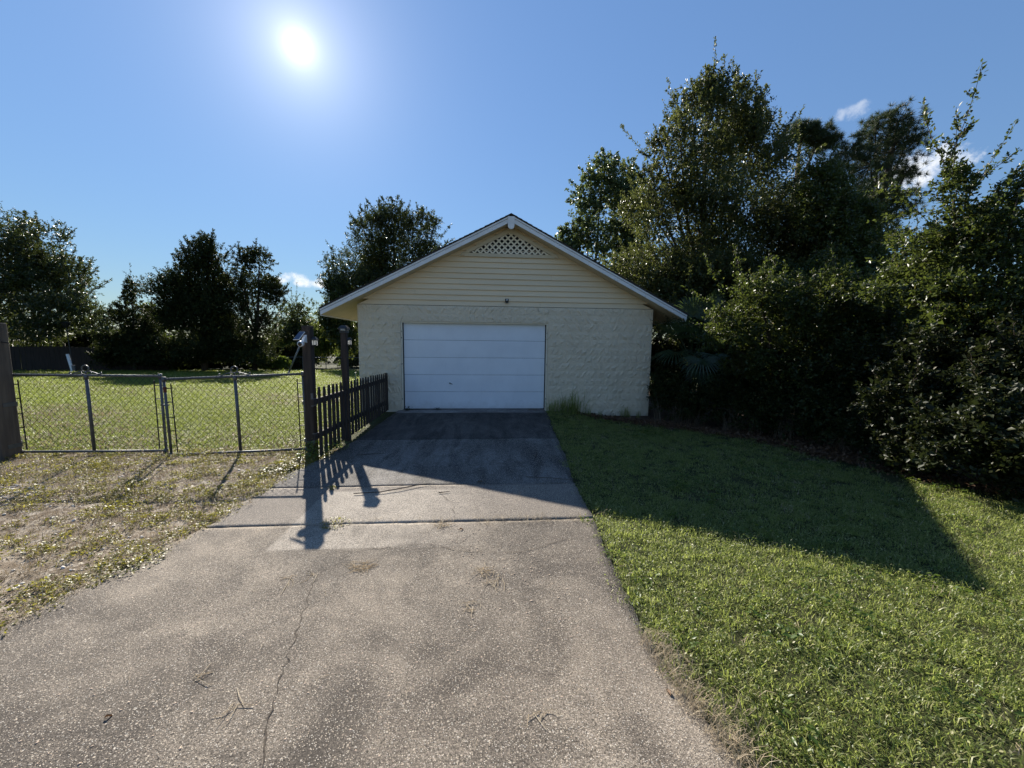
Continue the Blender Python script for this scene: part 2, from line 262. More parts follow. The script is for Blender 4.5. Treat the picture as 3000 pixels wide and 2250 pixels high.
BL['R6']=([(7.28, -4.8, 1.7, 0.91, 0.68, 0.41), (6.97, -5.7, 1.55, 0.59, 0.44, 0.63), (7.12, -4.2, 1.46, 0.58, 0.44, 0.45), (6.35, -4.9, 1.03, 0.52, 0.39, 0.53), (6.21, -5.5, 0.68, 0.54, 0.4, 0.43), (6.13, -5.9, 0.61, 0.5, 0.38, 0.45), (6.29, -6.1, 0.82, 0.48, 0.36, 0.59), (6.87, -5.5, 1.17, 0.75, 0.56, 0.49), (5.8, -5.8, 0.41, 0.31, 0.23, 0.2), (6.09, -6.5, 0.67, 0.44, 0.33, 0.44)],
  [(6.28, -4.8, 0.73, 5.93, -4.8, 0.53), (6.96, -4.8, 0.16, 6.79, -4.8, 0.02), (7.53, -4.8, 0.01, 7.41, -4.8, -0.25), (8.18, -4.8, -0.15, 8.13, -4.8, -0.33)])
BL['R8']=([(9.54, 0.2, 5.11, 0.95, 0.71, 0.96), (9.93, -0.2, 4.06, 0.93, 0.7, 1.29), (9.53, 0.6, 6.22, 0.69, 0.52, 0.67), (10.02, -0.6, 3.06, 0.9, 0.68, 0.92), (9.11, -0.2, 3.08, 1.19, 0.89, 1.08)],
  [(9.57, 0.2, 6.07, 9.65, 0.2, 7.25), (10.18, 0.2, 5.5, 10.46, 0.2, 6.58), (9.0, 0.2, 6.52, 8.67, 0.2, 7.2), (10.87, 0.2, 4.17, 11.86, 0.2, 5.19), (10.93, 0.2, 3.67, 12.27, 0.2, 4.21), (10.18, 0.2, 5.5, 10.94, 0.2, 6.49)])
BL['R7']=([(9.7, 0.5, 0.79, 1.6, 1.2, 0.94), (10.75, -0.5, 1.14, 1.62, 1.21, 1.1), (8.56, 1.5, 0.99, 1.24, 0.93, 1.15), (10.77, -2.0, 1.46, 1.28, 0.96, 1.04)],
  [])
BL['R7']=([(6.3,1.2,.9,.9,.7,1.1),(7.2,.4,.9,1.0,.8,1.2),(8.2,-.4,1.0,1.0,.9,1.2),(8.8,-1.6,1.0,1.0,.9,1.2),(9.2,-3.0,1.,1.,.9,1.2),(7.4,1.6,2.2,1.2,.8,1.2),(9.4,.2,2.4,1.3,1,1.3),(10,-2,2.4,1.2,1,1.3),(5.5,1.9,.8,.7,.6,1.0),(9.6,-4.2,1.2,1,1,1.3),(6.4,-.6,.5,.7,.6,.8),(7.0,-1.5,.6,.7,.6,.9),(7.5,-2.5,.6,.7,.6,.9),(7.7,-3.5,.7,.7,.6,1.),(6.6,.2,1.6,.9,.6,.8),(7.6,-.8,1.8,.9,.7,.8)],[])
BL['R6'][0].extend([(6.55,-6.1,.25,.5,.4,.4),(6.95,-6.7,.3,.5,.4,.5),(6.2,-5.2,.2,.45,.4,.4),(7.2,-7.3,.35,.5,.5,.5)])
BL['R1'][0].extend([(7.12,2.4,9.4,.32,.3,.95),(8.15,2.4,9.3,.36,.3,1.0),(6.2,2.3,8.6,.34,.3,.9),(5.75,2.3,7.7,.34,.3,.8),(8.85,2.4,8.7,.36,.3,.9),(6.65,2.4,9.0,.28,.3,.7),(9.5,2.3,7.6,.36,.3,.8),(5.3,2.3,6.7,.34,.3,.7),(6.6,1.6,1.6,1.2,.9,1.3),(7.8,1.3,2.0,1.4,1.0,1.3),(6.0,2.0,3.2,1.3,.9,1.2),(7.4,1.8,3.4,1.6,1.1,1.3),(9.0,1.6,3.2,1.6,1.1,1.3)])
# ------------------------------------------------------------------ materials used
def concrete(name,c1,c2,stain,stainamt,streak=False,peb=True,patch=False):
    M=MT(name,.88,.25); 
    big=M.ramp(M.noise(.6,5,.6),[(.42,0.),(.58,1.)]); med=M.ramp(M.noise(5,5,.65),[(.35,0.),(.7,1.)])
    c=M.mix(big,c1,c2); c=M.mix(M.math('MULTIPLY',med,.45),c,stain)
    if patch:
        x,y,z=M.xyz()
        def st(v,a,b): 
            q=nd(M.t,'ShaderNodeMapRange'); q.interpolation_type='SMOOTHSTEP'; M.L(v,q.inputs[0]); q.inputs[1].default_value=a; q.inputs[2].default_value=b; return q.outputs[0]
        f=M.math('MULTIPLY',M.math('MULTIPLY',st(x,-1.66,-1.62),st(x,.4,-.6)),M.math('MULTIPLY',st(y,-6.81,-6.77),st(y,-5.46,-5.52)))
        c=M.mix(M.math('MULTIPLY',f,.62),c,(.36,.32,.27))
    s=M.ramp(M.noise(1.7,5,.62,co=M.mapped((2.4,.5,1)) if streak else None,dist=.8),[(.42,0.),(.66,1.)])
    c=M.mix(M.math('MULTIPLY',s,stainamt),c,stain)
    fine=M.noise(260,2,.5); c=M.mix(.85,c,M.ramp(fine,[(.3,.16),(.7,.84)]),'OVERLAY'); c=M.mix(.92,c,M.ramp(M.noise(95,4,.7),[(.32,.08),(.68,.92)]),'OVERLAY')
    d1,k1=M.vor(135); d2,k2=M.vor(58)
    sep=nd(M.t,'ShaderNodeSeparateColor'); M.L(k1,sep.inputs[0]); sep2=nd(M.t,'ShaderNodeSeparateColor'); M.L(k2,sep2.inputs[0])
    p1=M.math('MULTIPLY',M.ramp(d1,[(.28,1.),(.42,0.)]),M.ramp(sep.outputs[0],[(.40,0.),(.5,1.)]))
    tone=M.ramp(sep.outputs[1],[(0.,(.62,.55,.44)),(.35,(.45,.36,.27)),(.6,(.55,.50,.43)),(.8,(.16,.13,.11)),(1.,(.70,.66,.58))])
    c=M.mix(M.math('MULTIPLY',p1,.88 if peb else .34),c,tone)
    if peb:
        p2=M.math('MULTIPLY',M.ramp(d2,[(.22,1.),(.34,0.)]),M.ramp(sep2.outputs[0],[(.80,0.),(.84,1.)]))
        c=M.mix(M.math('MULTIPLY',p2,.7),c,tone)
    M.color(c)
    h=M.math('ADD',M.math('MULTIPLY',p1,.8),M.math('MULTIPLY',fine,.9)); M.bump(h,.75,.006); return M.m
m_con1=concrete('aggregate_concrete',(.235,.198,.156),(.125,.106,.086),(.055,.046,.038),.75,patch=True)
m_con2=concrete('worn_concrete',(.215,.185,.155),(.165,.142,.12),(.10,.088,.076),.4,patch=True)
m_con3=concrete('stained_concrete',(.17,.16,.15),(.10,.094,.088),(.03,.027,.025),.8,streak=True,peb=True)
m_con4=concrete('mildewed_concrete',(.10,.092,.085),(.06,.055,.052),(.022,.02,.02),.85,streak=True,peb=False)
m_con5=concrete('pale_concrete',(.32,.30,.28),(.22,.2,.19),(.09,.08,.075),.5,peb=False)
m_crack=simple('crack_dirt',(.045,.036,.028),(.085,.068,.052),60,rough=.95)
def soil(name,a,b,c):
    M=MT(name,.95,.15); k=M.mix(M.ramp(M.noise(1.1,5),[(.35,0.),(.65,1.)]),a,b); k=M.mix(M.ramp(M.noise(14,5,.7),[(.45,0.),(.7,1.)]),k,c)
    k=M.mix(.5,k,M.ramp(M.noise(120,3),[(.3,.25),(.7,.75)]),'OVERLAY'); M.color(k); M.bump(M.noise(45,5,.7),.8,.02); return M.m
m_ground=soil('lawn_ground',(.034,.042,.014),(.055,.055,.022),(.026,.03,.012))
m_sand=soil('sandy_verge',(.205,.160,.115),(.105,.078,.053),(.43,.38,.31))
m_mulch=soil('leaf_mulch',(.085,.055,.038),(.055,.038,.026),(.12,.085,.06))
def blockpaint():
    M=MT('cream_block_paint',.75,.3); c=M.mix(M.ramp(M.noise(2.2,4),[(.3,0.),(.7,1.)]),(.77,.655,.50),(.69,.585,.445))
    c=M.mix(M.math('MULTIPLY',M.orand(),.16),c,(.52,.45,.34))
    x,y,z=M.xyz(); q=nd(M.t,'ShaderNodeMapRange'); M.L(M.math('ADD',z,M.math('MULTIPLY',M.noise(3,3),.35)),q.inputs[0]); q.inputs[1].default_value=.28; q.inputs[2].default_value=-.05
    c=M.mix(M.math('MULTIPLY',q.outputs[0],.35),c,(.25,.22,.18)); M.color(c)
    M.bump(M.noise(24,5,.68),.9,.035); return M.m
m_block=blockpaint()
m_mortar=simple('painted_mortar',(.78,.70,.56),(.72,.64,.51),6,bs=.3)
def sidingmat():
    M=MT('cream_siding',.6,.35); c=M.mix(M.ramp(M.noise(1.5,5,co=M.mapped((.4,1,2.5))),[(.3,0.),(.7,1.)]),(.77,.62,.43),(.70,.565,.39)); 
    c=M.mix(M.math('MULTIPLY',M.orand(),.12),c,(.48,.41,.30)); M.color(c); M.bump(M.noise(30,3,co=M.mapped((.15,1,4))),.15,.004); return M.m
m_siding=sidingmat()
m_soffit=simple('cream_soffit',(.62,.53,.39),(.55,.47,.34),3,rough=.6,bs=.15,bscale=20)
m_lattice=simple('cream_lattice',(.80,.72,.58),(.74,.66,.52),6,rough=.6)
m_trim=simple('weathered_white_trim',(.76,.76,.78),(.66,.655,.66),5,rough=.55,spec=.4,bs=.15,bscale=25,stretch=(.4,1,1))
def doorpaint():
    M=MT('white_door_paint',.45,.4); c=M.mix(M.ramp(M.noise(1.6,5),[(.35,0.),(.65,1.)]),(.74,.77,.83),(.68,.71,.77))
    x,y,z=M.xyz(); q=nd(M.t,'ShaderNodeMapRange'); M.L(M.math('ADD',z,M.math('MULTIPLY',M.noise(5,5,.7),.5)),q.inputs[0]); q.inputs[1].default_value=.48; q.inputs[2].default_value=.16
    c=M.mix(M.math('MULTIPLY',q.outputs[0],.5),c,(.33,.32,.31))
    c=M.mix(M.math('MULTIPLY',M.ramp(M.noise(7,6,.75,co=M.mapped((3,1,.35))),[(.60,0.),(.75,1.)]),.22),c,(.42,.42,.43)); M.color(c); M.bump(M.noise(9,4),.06,.004); return M.m
m_door=doorpaint()
m_rubber=simple('black_rubber',(.015,.015,.016),rough=.6)
m_shing=simple('dark_shingle',(.035,.030,.028),(.06,.052,.048),40,rough=.95,bs=.6,bscale=200)
m_dark=simple('gap_shade_dark',(.012,.010,.010),rough=.9)  # near-black that stands in for shade in openings and gaps
m_wood=simple('dark_weathered_wood',(.062,.046,.037),(.034,.026,.022),5,rough=.85,bs=.5,bscale=22,stretch=(4,4,.5))
m_oldwood=simple('grey_brown_timber',(.15,.118,.09),(.085,.066,.053),4,rough=.9,bs=.6,bscale=18,stretch=(4,4,.4))
m_fencewd=simple('shaded_fence_board',(.045,.034,.027),(.03,.024,.02),3,rough=.9,stretch=(4,4,.5))  # board wood darkened; the trees' shade is put into its colour
m_galv=simple('galvanised_steel',(.12,.124,.132),(.08,.083,.088),12,rough=.5,spec=.5,metal=.4)
m_wire=simple('galvanised_wire',(.022,.022,.024),(.014,.014,.014),20,rough=.6,spec=.3)
m_rust=simple('rusty_steel',(.15,.05,.03),(.09,.03,.02),30,rough=.8)
m_black=simple('black_metal',(.014,.014,.016),(.024,.023,.023),20,rough=.4,spec=.5)
m_wplast=simple('white_plastic',(.75,.76,.77),rough=.35,spec=.5)
m_solar=simple('solar_cell',(.012,.022,.06),(.016,.03,.085),30,rough=.12,spec=.6)
m_lens=simple('lens_glass',(.01,.01,.012),rough=.08,spec=.8)
m_frost=leafmat('frosted_lantern_glass',[(0.,(.75,.76,.75)),(1.,(.78,.79,.78))],(.85,.85,.82),.6,.25)
m_bark=simple('bark',(.075,.058,.045),(.04,.031,.025),10,rough=.95,bs=.7,bscale=25,stretch=(2,2,.6))
m_bark2=simple('pale_bark',(.13,.108,.088),(.085,.07,.055),8,rough=.9,bs=.6,bscale=25,stretch=(2,2,.6))
m_greenpost=simple('green_painted_steel',(.06,.13,.10),(.045,.10,.08),10,rough=.5)
m_pole=simple('dull_grey_pole',(.20,.21,.205),(.14,.145,.14),6,rough=.6,metal=.3)
m_stone=None
# ------------------------------------------------------------------ ground
def grid_sheet(name,xs,ys,zf,mat,parent=None):
    X,Y=np.meshgrid(xs,ys); Z=zf(X,Y); n,m=X.shape
    v=np.stack([X.ravel(),Y.ravel(),Z.ravel()],1); i=np.arange((n-1)*(m-1)); r=i//(m-1); c=i%(m-1); a=r*m+c
    f=np.concatenate([np.stack([a,a+1,a+m+1],1),np.stack([a,a+m+1,a+m],1)])
    me=raw_mesh(name,v,f); me.polygons.foreach_set('use_smooth',[True]*len(me.polygons)); return structure(name,me,mat,parent)
xs=np.concatenate([np.linspace(-400,-40,12),np.linspace(-38,-10,29),np.arange(-9.75,10,.25),np.linspace(10.5,40,30),np.linspace(50,400,12)])
ys=np.concatenate([np.linspace(-60,-14,8),np.arange(-13,8,.25),np.linspace(8.5,40,40),np.linspace(45,80,8),np.linspace(100,600,10)])
grid_sheet('ground',xs,ys,gz,m_ground)
# driveway: edges as (y,x) profiles
LE=[(-14,-3.2),(-9,-2.92),(-7.8,-2.80),(-7.3,-2.70),(-6.84,-2.59),(-6.36,-2.45),(-6.3,-2.42),(-5.9,-2.44),(-5.48,-2.40),(-4.76,-2.38),(-4.4,-2.30),(-4.0,-2.2),(-3.0,-2.07),(-1.1,-2.0),(.15,-1.96)]
RE=[(-14,1.9),(-10,1.42),(-8.66,1.27),(-8.2,1.19),(-7.9,1.18),(-7.2,1.22),(-6.54,1.28),(-6.1,1.31),(-5.4,1.34),(-4.5,1.45),(-3.76,1.52),(-2.4,1.62),(-.9,1.78),(.15,1.86)]
def ex(tab,y): return np.interp(y,[a for a,_ in tab],[b for _,b in tab])
drive=bpy.data.objects.new('driveway',None); COL.objects.link(drive); drive['kind']='structure'; BASE[drive]=Vector((0,0,0))
def slab(y0,y1,mat,z0,tilt=0,seed=0,bx=.02):
    g=np.random.default_rng(seed); ny=max(8,int((y1-y0)/.05)); nx=44
    Y=np.linspace(y0,y1,ny+1); U=np.linspace(0,1,nx+1)
    jl=np.convolve(g.normal(0,1,ny+9),np.ones(5)/5,'same')[4:ny+5]*bx; jr=np.convolve(g.normal(0,1,ny+9),np.ones(5)/5,'same')[4:ny+5]*bx
    l=ex(LE,Y)+jl; r=ex(RE,Y)+jr; je0=g.normal(0,.003,nx+1); je1=g.normal(0,.003,nx+1)
    XX=l[:,None]+(r-l)[:,None]*U[None]; YY=np.repeat(Y[:,None],nx+1,1); YY[0]+=je0; YY[-1]+=je1
    ZZ=z0+tilt*(YY-y0)+.004*np.sin(XX*1.9+seed)*np.sin(YY*1.3+seed)
    ed=np.minimum(np.minimum(U,1-U)[None]*(r-l)[:,None],np.minimum(Y-y0,y1-Y)[:,None]); ZZ=ZZ-.003*np.exp(-ed/.012)
    v=[(XX[i,j],YY[i,j],ZZ[i,j]) for i in range(ny+1) for j in range(nx+1)]; w=nx+1; f=[]
    for i in range(ny):
        for j in range(nx): f.append((i*w+j,i*w+j+1,(i+1)*w+j+1,(i+1)*w+j))
    per=[j for j in range(w)]+[i*w+nx for i in range(1,ny+1)]+[ny*w+j for j in range(nx-1,-1,-1)]+[i*w for i in range(ny-1,0,-1)]
    o=len(v); v+=[(v[k][0],v[k][1],v[k][2]-.09) for k in per]; n=len(per)
    for q in range(n): f.append((per[q],o+q,o+(q+1)%n,per[(q+1)%n]))
    me=bpy.data.meshes.new('concrete_slab'); me.from_pydata(v,[],f); me.update(); me.polygons.foreach_set('use_smooth',[True]*len(me.polygons))
    return structure('concrete_slab',me,mat,drive)
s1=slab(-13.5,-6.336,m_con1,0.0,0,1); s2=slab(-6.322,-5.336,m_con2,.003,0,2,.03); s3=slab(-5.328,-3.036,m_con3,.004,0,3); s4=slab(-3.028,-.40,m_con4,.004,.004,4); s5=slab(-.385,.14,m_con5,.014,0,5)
grid_sheet('joint_dirt',np.linspace(-2.3,1.3,40),np.array([-6.40,-6.33,-6.26]),lambda X,Y:-.014+0*X,m_crack,drive)
grid_sheet('joint_dirt',np.linspace(-2.2,1.3,40),np.array([-5.40,-5.33,-5.26]),lambda X,Y:-.014+0*X,m_crack,drive)
grid_sheet('joint_dirt',np.linspace(-2.0,1.5,40),np.array([-3.10,-3.03,-2.96]),lambda X,Y:-.014+0*X,m_crack,drive)
def crack(pts,w,par,seed,z=.0035):
    g=random.Random(seed); P=[]
    for (a,b),(c,d) in zip(pts[:-1],pts[1:]):
        n=max(2,int(math.hypot(c-a,d-b)/.035))
        for i in range(n):
            t=i/n; P.append((a+(c-a)*t+g.gauss(0,.011),b+(d-b)*t+g.gauss(0,.006)))
    P.append(pts[-1]); mb=MB(); v=[];f=[]
    for i,(x,y) in enumerate(P):
        q=P[min(i+1,len(P)-1)]; o=P[max(i-1,0)]; dx,dy=q[0]-o[0],q[1]-o[1]; l=math.hypot(dx,dy) or 1
        ww=w*.72*g.choice((.2,.5,.8,1.,1.3))*(1 if 0<i<len(P)-1 else .1); v+=[(x-dy/l*ww,y+dx/l*ww,z),(x+dy/l*ww,y-dx/l*ww,z)]
    f=[(2*i,2*i+1,2*i+3,2*i+2) for i in range(len(P)-1)]; mb.add(v,f)
    me=bpy.data.meshes.new('crack'); me.from_pydata(v,[],f); put('crack',me,m_crack,par)
crack([(-.62,-10.5),(-.68,-9.2),(-.74,-8.53),(-.83,-8.3),(-.9,-8.01),(-.98,-7.61),(-1.06,-7.26),(-1.05,-7.12),(-.95,-6.95),(-.91,-6.86)],.0055,s1,1)
crack([(-.95,-6.86),(-.7,-6.80),(-.3,-6.74),(.0,-6.88),(.17,-6.9),(.45,-6.93),(.69,-6.86),(.95,-6.72)],.004,s1,2)
crack([(-1.6,-6.83),(-1.2,-6.88),(-.92,-6.84)],.003,s1,3)
crack([(-.45,-5.40),(-.15,-5.9),(-.1,-6.28)],.003,s2,4,.0155)
crack([(-1.5,-5.42),(-1.1,-5.36),(-.7,-5.38)],.006,s2,6,.0155)
crack([(-1.9,-3.9),(-1.2,-3.6),(-.5,-4.1),(.1,-3.5)],.0025,s3,5,.0095)
# sandy verge left of the drive and the mulch under the hedge
def strip_sheet(name,rows,n,mat,dz,seed,jit=.05):
    g=np.random.default_rng(seed); v=[]; f=[]
    for (y,a,b) in rows:
        a+=g.normal(0,jit); b+=g.normal(0,jit)
        for j in range(n+1):
            x=a+(b-a)*j/n; v.append((x,y,G(x,y)+dz))
    for i in range(len(rows)-1):
        for j in range(n): f.append((i*(n+1)+j,i*(n+1)+j+1,(i+2-1)*(n+1)+j+1,(i+1)*(n+1)+j))
    me=bpy.data.meshes.new(name); me.from_pydata(v,[],f); me.update(); me.polygons.foreach_set('use_smooth',[True]*len(me.polygons)); return structure(name,me,mat)
yy=np.arange(-12,-3.35,.15)
strip_sheet('sandy_verge',[(y,-13.,float(ex(LE,y))+.10) for y in yy],70,m_sand,.005,3,.0)
HL=[(-9,7.6),(-7.2,7.1),(-6.2,6.75),(-5.42,6.25),(-4.34,5.85),(-2.9,5.5),(-1.78,4.75),(-1.2,4.15),(-.4,3.1),(.2,2.6)]
yy=np.arange(-10,7,.2)
def hl(y): return float(np.interp(y,[a for a,_ in HL],[b for _,b in HL]))
strip_sheet('leaf_mulch',[(y,hl(y)-.1 if y<-.2 else 4.66,22.) for y in yy],60,m_mulch,.006,4,.06)
# ------------------------------------------------------------------ garage
PX,PZ,SL,XL,XR,YF,DEP=.862,4.83,.507,-2.917,4.66,-.37,8.4
ztop=lambda x:PZ-SL*abs(x-PX)
EX0,EX1=PX-4.53,PX+4.53
gar=thing('garage','cream block garage with white sectional door and lattice vent under a dark gabled roof','garage',(PX,0,0))
H0,HW,ZB=2.272,1.87,2.678
wl=MB(); yb=-.0015
wl.box(XL+.01,-HW-.004,yb,.19,-.5,ZB-.005); wl.box(HW+.004,XR-.01,yb,.19,-.5,ZB-.005); wl.box(-HW-.004,HW+.004,yb,.19,H0+.004,ZB-.005)
wl.box(XL+.012,XL+.2,.19,DEP,-.8,ZB-.005); wl.box(XR-.2,XR-.012,.19,DEP,-.8,ZB-.005); wl.box(XL+.2,XR-.2,DEP-.2,DEP-.002,-.8,ZB-.005)
wall=part('block_wall',wl,m_mortar,gar)
def blockmesh(seed):
    g=np.random.default_rng(seed); nx,nz=8,3; v=[];f=[]
    for j in range(nz+1):
        for i in range(nx+1):
            e=0 if (i in(0,nx) or j in(0,nz)) else 1
            v.append(((i/nx-.5)+(g.uniform(-.03,.03) if 0<i<nx else 0),-.003-(abs(g.normal(.004,.009)) if e else .004*g.random()), (j/nz-.5)+(g.uniform(-.08,.08) if 0<j<nz else 0)))
    w=nx+1
    for j in range(nz):
        for i in range(nx): f.append((j*w+i,j*w+i+1,(j+1)*w+i+1,(j+1)*w+i))
    nf=len(f); rim=list(range(w))+[k_*w+nx for k_ in range(1,nz+1)]+[nz*w+i for i in range(nx-1,-1,-1)]+[k_*w for k_ in range(nz-1,0,-1)]
    o=len(v); v+=[v[q] for q in rim]; n_=len(rim); b_=len(v); v+=[(v[q][0],.09,v[q][2]) for q in rim]
    f+=[(o+(q+1)%n_,o+q,b_+q,b_+(q+1)%n_) for q in range(n_)]
    me=bpy.data.meshes.new('concrete_block'); me.from_pydata(v,[],f); me.update(); me.materials.append(m_block); me.polygons.foreach_set('use_smooth',[False]*len(me.polygons)); return me
BM=[blockmesh(i) for i in range(9)]
def courses(x0,x1,z,row):
    x=x0; L=.406; first=True
    cut=[x0]; ph=(row%2)*.203
    k=math.ceil((x0-XL-ph+.09)/L); xx=XL+ph+k*L
    while xx<x1-.09:
        if xx>x0+.09: cut.append(xx)
        xx+=L
    cut.append(x1)
    for a,b in zip(cut[:-1],cut[1:]):
        o=put('concrete_block',BM[rnd.randrange(9)],None,wall,((a+b)/2-PX,-rnd.uniform(.0,.004),z+.1015)); o.scale=((b-a-.008)*rnd.choice((1,-1)),1.25,.196)
row=0; z=ZB-.203
while z>-.42:
    if z>H0-.01: courses(XL,XR,z,row)
    else: courses(XL,-HW,z,row); courses(HW,XR,z,row)
    row+=1; z-=.203
# gable: backing, lap siding
gb=MB(); gb.prism([(XL+.05,.03,ZB),(XR-.05,.03,ZB),(PX+.1,.03,PZ-.2),(PX-.1,.03,PZ-.2)],(0,.1,0)); part('gable_backing',gb,m_siding,gar)
zu=lambda x:ztop(x)-.135
def board(xa,xb,z0,z1,cutl,cutr):
    # lapped board: thick lower edge, thin upper edge; ends follow the roof slope where cut
    d=(z1-z0)/SL; p=[(xa,z0),(xb,z0),(xb-(d if cutr else 0),z1),(xa+(d if cutl else 0),z1)]
    mb=MB(); v=[(p[0][0],-.013,p[0][1]+.003),(p[1][0],-.013,p[1][1]+.003),(p[2][0],.020,p[2][1]),(p[3][0],.020,p[3][1])]+[(q[0],.029,q[1]) for q in p]
    mb.add(v,[(0,1,2,3),(7,6,5,4),(0,4,5,1),(1,5,6,2),(2,6,7,3),(3,7,4,0)]); part('siding_board',mb,m_siding,gar)
k=0
while True:
    z0=ZB+.137*k-.004; hw=(PZ-.135-z0)/SL
    if hw<.35: break
    hw=min(hw,3.78); a,b=PX-hw+.01,PX+hw-.01; z1=z0+.15
    if k in(1,2,7,8) : s=PX+{1:-1.6,2:-2.35,7:-.05,8:.3}[k]
    elif k in (0,4,5): s=PX+rnd.uniform(-1.5,2)
    else: s=None
    if s is None: board(a,b,z0,z1,1,1)
    else: board(a,s-.0015,z0,z1,1,0); board(s+.0015,b,z0,z1,0,1)
    k+=1
fr=MB(); fr.box(XL+.02,XR-.02,-.013,.003,ZB-.0028,ZB+.006); part('shadow_line_strip',fr,m_dark,gar)  # dark strip stands in for the shadow line under the lowest board
# roof
rf=MB()
for sgn,E in ((-1,EX0),(1,EX1)):
    rf.prism([(PX,YF+.02,PZ-.03),(E+sgn*-.02,YF+.02,ztop(E)-.03),(E+sgn*-.02,YF+.02,ztop(E)-.012),(PX,YF+.02,PZ-.012)],(0,DEP+.7,0))
roof=part('roof',rf,m_shing,gar)
sc=MB(); sc.add([(-.085,0,0),(.085,0,0),(.085,DEP+.78,0),(-.085,DEP+.78,0),(-.085,0,.018),(.085,0,.03),(.085,DEP+.78,.03),(-.085,DEP+.78,.018)],[(0,3,2,1),(4,5,6,7),(0,1,5,4),(1,2,6,5),(2,3,7,6),(3,0,4,7)])
shm=sc.mesh('shingle_course'); shm.materials.append(m_shing); ang=math.atan(SL); Ls=4.53/math.cos(ang); n=37
for sgn in (-1,1):
    for i in range(n):
        dd=(i+.5)*Ls/n; x=PX+sgn*dd*math.cos(ang); zz=ztop(x)-.008+rnd.uniform(0,.004)
        o=put('shingle_course',shm,None,roof,(x-PX,YF-.03+rnd.uniform(-.006,.006),zz))
        o.rotation_euler=(0,ang,0) if sgn>0 else (0,ang,math.pi)
        if sgn<0: o.location.y=YF-.03+DEP+.78+rnd.uniform(-.006,.006)
rc=MB(); rc.prism([(PX-.15,YF-.034,ztop(PX-.15)+.008),(PX,YF-.034,PZ+.008),(PX+.15,YF-.034,ztop(PX+.15)+.008),(PX+.15,YF-.034,ztop(PX+.15)+.02),(PX,YF-.034,PZ+.024),(PX-.15,YF-.034,ztop(PX-.15)+.02)],(0,DEP+.78,0)); part('ridge_cap',rc,m_shing,roof)
for sgn,E in ((-1,EX0),(1,EX1)):
    a,b=(PX+sgn*.078,E)
    def q(x,dz): return (x,YF,ztop(x)+dz)
    fb=MB(); fb.prism([q(a,-.165),q(b,-.155),q(b,-.066),q(a,-.066)],(0,.028,0)); f_=part('fascia_board',fb,m_trim,gar)
    ub=MB(); ub.prism([(x,YF-.014,z_) for x,_,z_ in (q(a,-.058),q(b,-.058),q(b,-.018),q(a,-.018))],(0,.04,0)); part('trim_strip',ub,m_trim,f_)
    nl=MB()
    for i in range(1,12):
        x=a+(b-a)*i/12; 
        for dz in (-.085,-.135): nl.lathe((x,YF-.0005,ztop(x)+dz+rnd.uniform(-.01,.01)),[(.005,0),(.004,.002)],6,(0,-1,0))
    gp=MB(); gp.prism([(x,YF+.012,z_) for x,_,z_ in (q(a,-.068),q(b,-.068),q(b,-.03),q(a,-.03))],(0,.012,0)); part('trim_gap_shade',gp,m_dark,f_); part('nail',nl,m_rust,f_)  # dark backing strip paints the shade between trim and fascia
    sf=MB(); wx=XL if sgn<0 else XR
    sf.prism([(PX,YF+.03,PZ-.150),(E-sgn*.03,YF+.03,ztop(E)-.150),(E-sgn*.03,YF+.03,ztop(E)-.136),(PX,YF+.03,PZ-.136)],(0,DEP+.62,0)); part('soffit',sf,m_soffit,gar)
    ef=MB(); x0,x1=(E-.004,E+.024) if sgn<0 else (E-.024,E+.004)
    ef.box(x0,x1,YF+.03,DEP+.3,ztop(E)-.175,ztop(E)-.02); part('eave_fascia',ef,m_trim,gar)
ks=MB(); pts=[(-.078,.155),(.078,.155),(.078,-.06)]+[(.078*math.cos(t),-.06-.078*math.sin(t)) for t in np.linspace(.2,math.pi-.2,9)]+[(-.078,-.06)]
ks.prism([(PX+x,YF-.03,4.625+z_) for x,z_ in pts],(0,.058,0)); part('gable_block',ks,m_trim,gar)
# lattice vent
vz,va,vh=3.985,4.50,1.02
vb=MB(); vb.prism([(PX-vh-.02,-.010,vz-.01),(PX+vh+.02,-.010,vz-.01),(PX,-.010,va+.02)],(0,.006,0)); vent=part('gable_vent',vb,m_dark,gar)  # dark sheet instead of an opening; the attic's shade is its colour
def lat(dirn,c):
    # strip at 45 degrees clipped to the triangle
    hwid=.019; poly=[(PX-vh,vz),(PX+vh,vz),(PX,va)]
    def clip(P,f):
        o=[]
        for i in range(len(P)):
            a,b=P[i],P[(i+1)%len(P)]; fa,fb=f(a),f(b)
            if fa>=0: o.append(a)
            if fa*fb<0: t=fa/(fa-fb); o.append((a[0]+(b[0]-a[0])*t,a[1]+(b[1]-a[1])*t))
        return o
    s2=math.sqrt(.5); u=lambda p:((p[0]-PX)*s2-dirn*(p[1]-vz)*s2)-c
    P=clip(poly,lambda p:u(p)+hwid)
    if len(P)>2: P=clip(P,lambda p:hwid-u(p))
    if len(P)<3: return
    y0=-.022 if dirn>0 else -.0165
    m=MB(); m.prism([(x,y0,z_) for x,z_ in P],(0,.0055,0)); part('lattice_strip',m,m_lattice,vent)
for i in range(-9,10):
    lat(1,i*.108+.02); lat(-1,i*.108+.02)
for sgn in (-1,1):
    m=MB(); xa,xb=PX,PX+sgn*1.24
    zz=lambda x,o:va+.045-SL*abs(x-PX)+o
    m.prism([(xa,-.034,zz(xa,-.045)),(xb,-.034,zz(xb,-.03)),(xb-sgn*.02,-.034,zz(xb,.05)),(xa,-.034,zz(xa,.075))],(0,.03,0)); part('vent_frame',m,m_soffit,vent)
m=MB(); m.prism([(PX-1.17,-.03,vz-.085),(PX+1.17,-.03,vz-.085),(PX+1.10,-.03,vz-.0),(PX-1.10,-.03,vz-.0)],(0,.026,0)); part('vent_frame',m,m_soffit,vent)
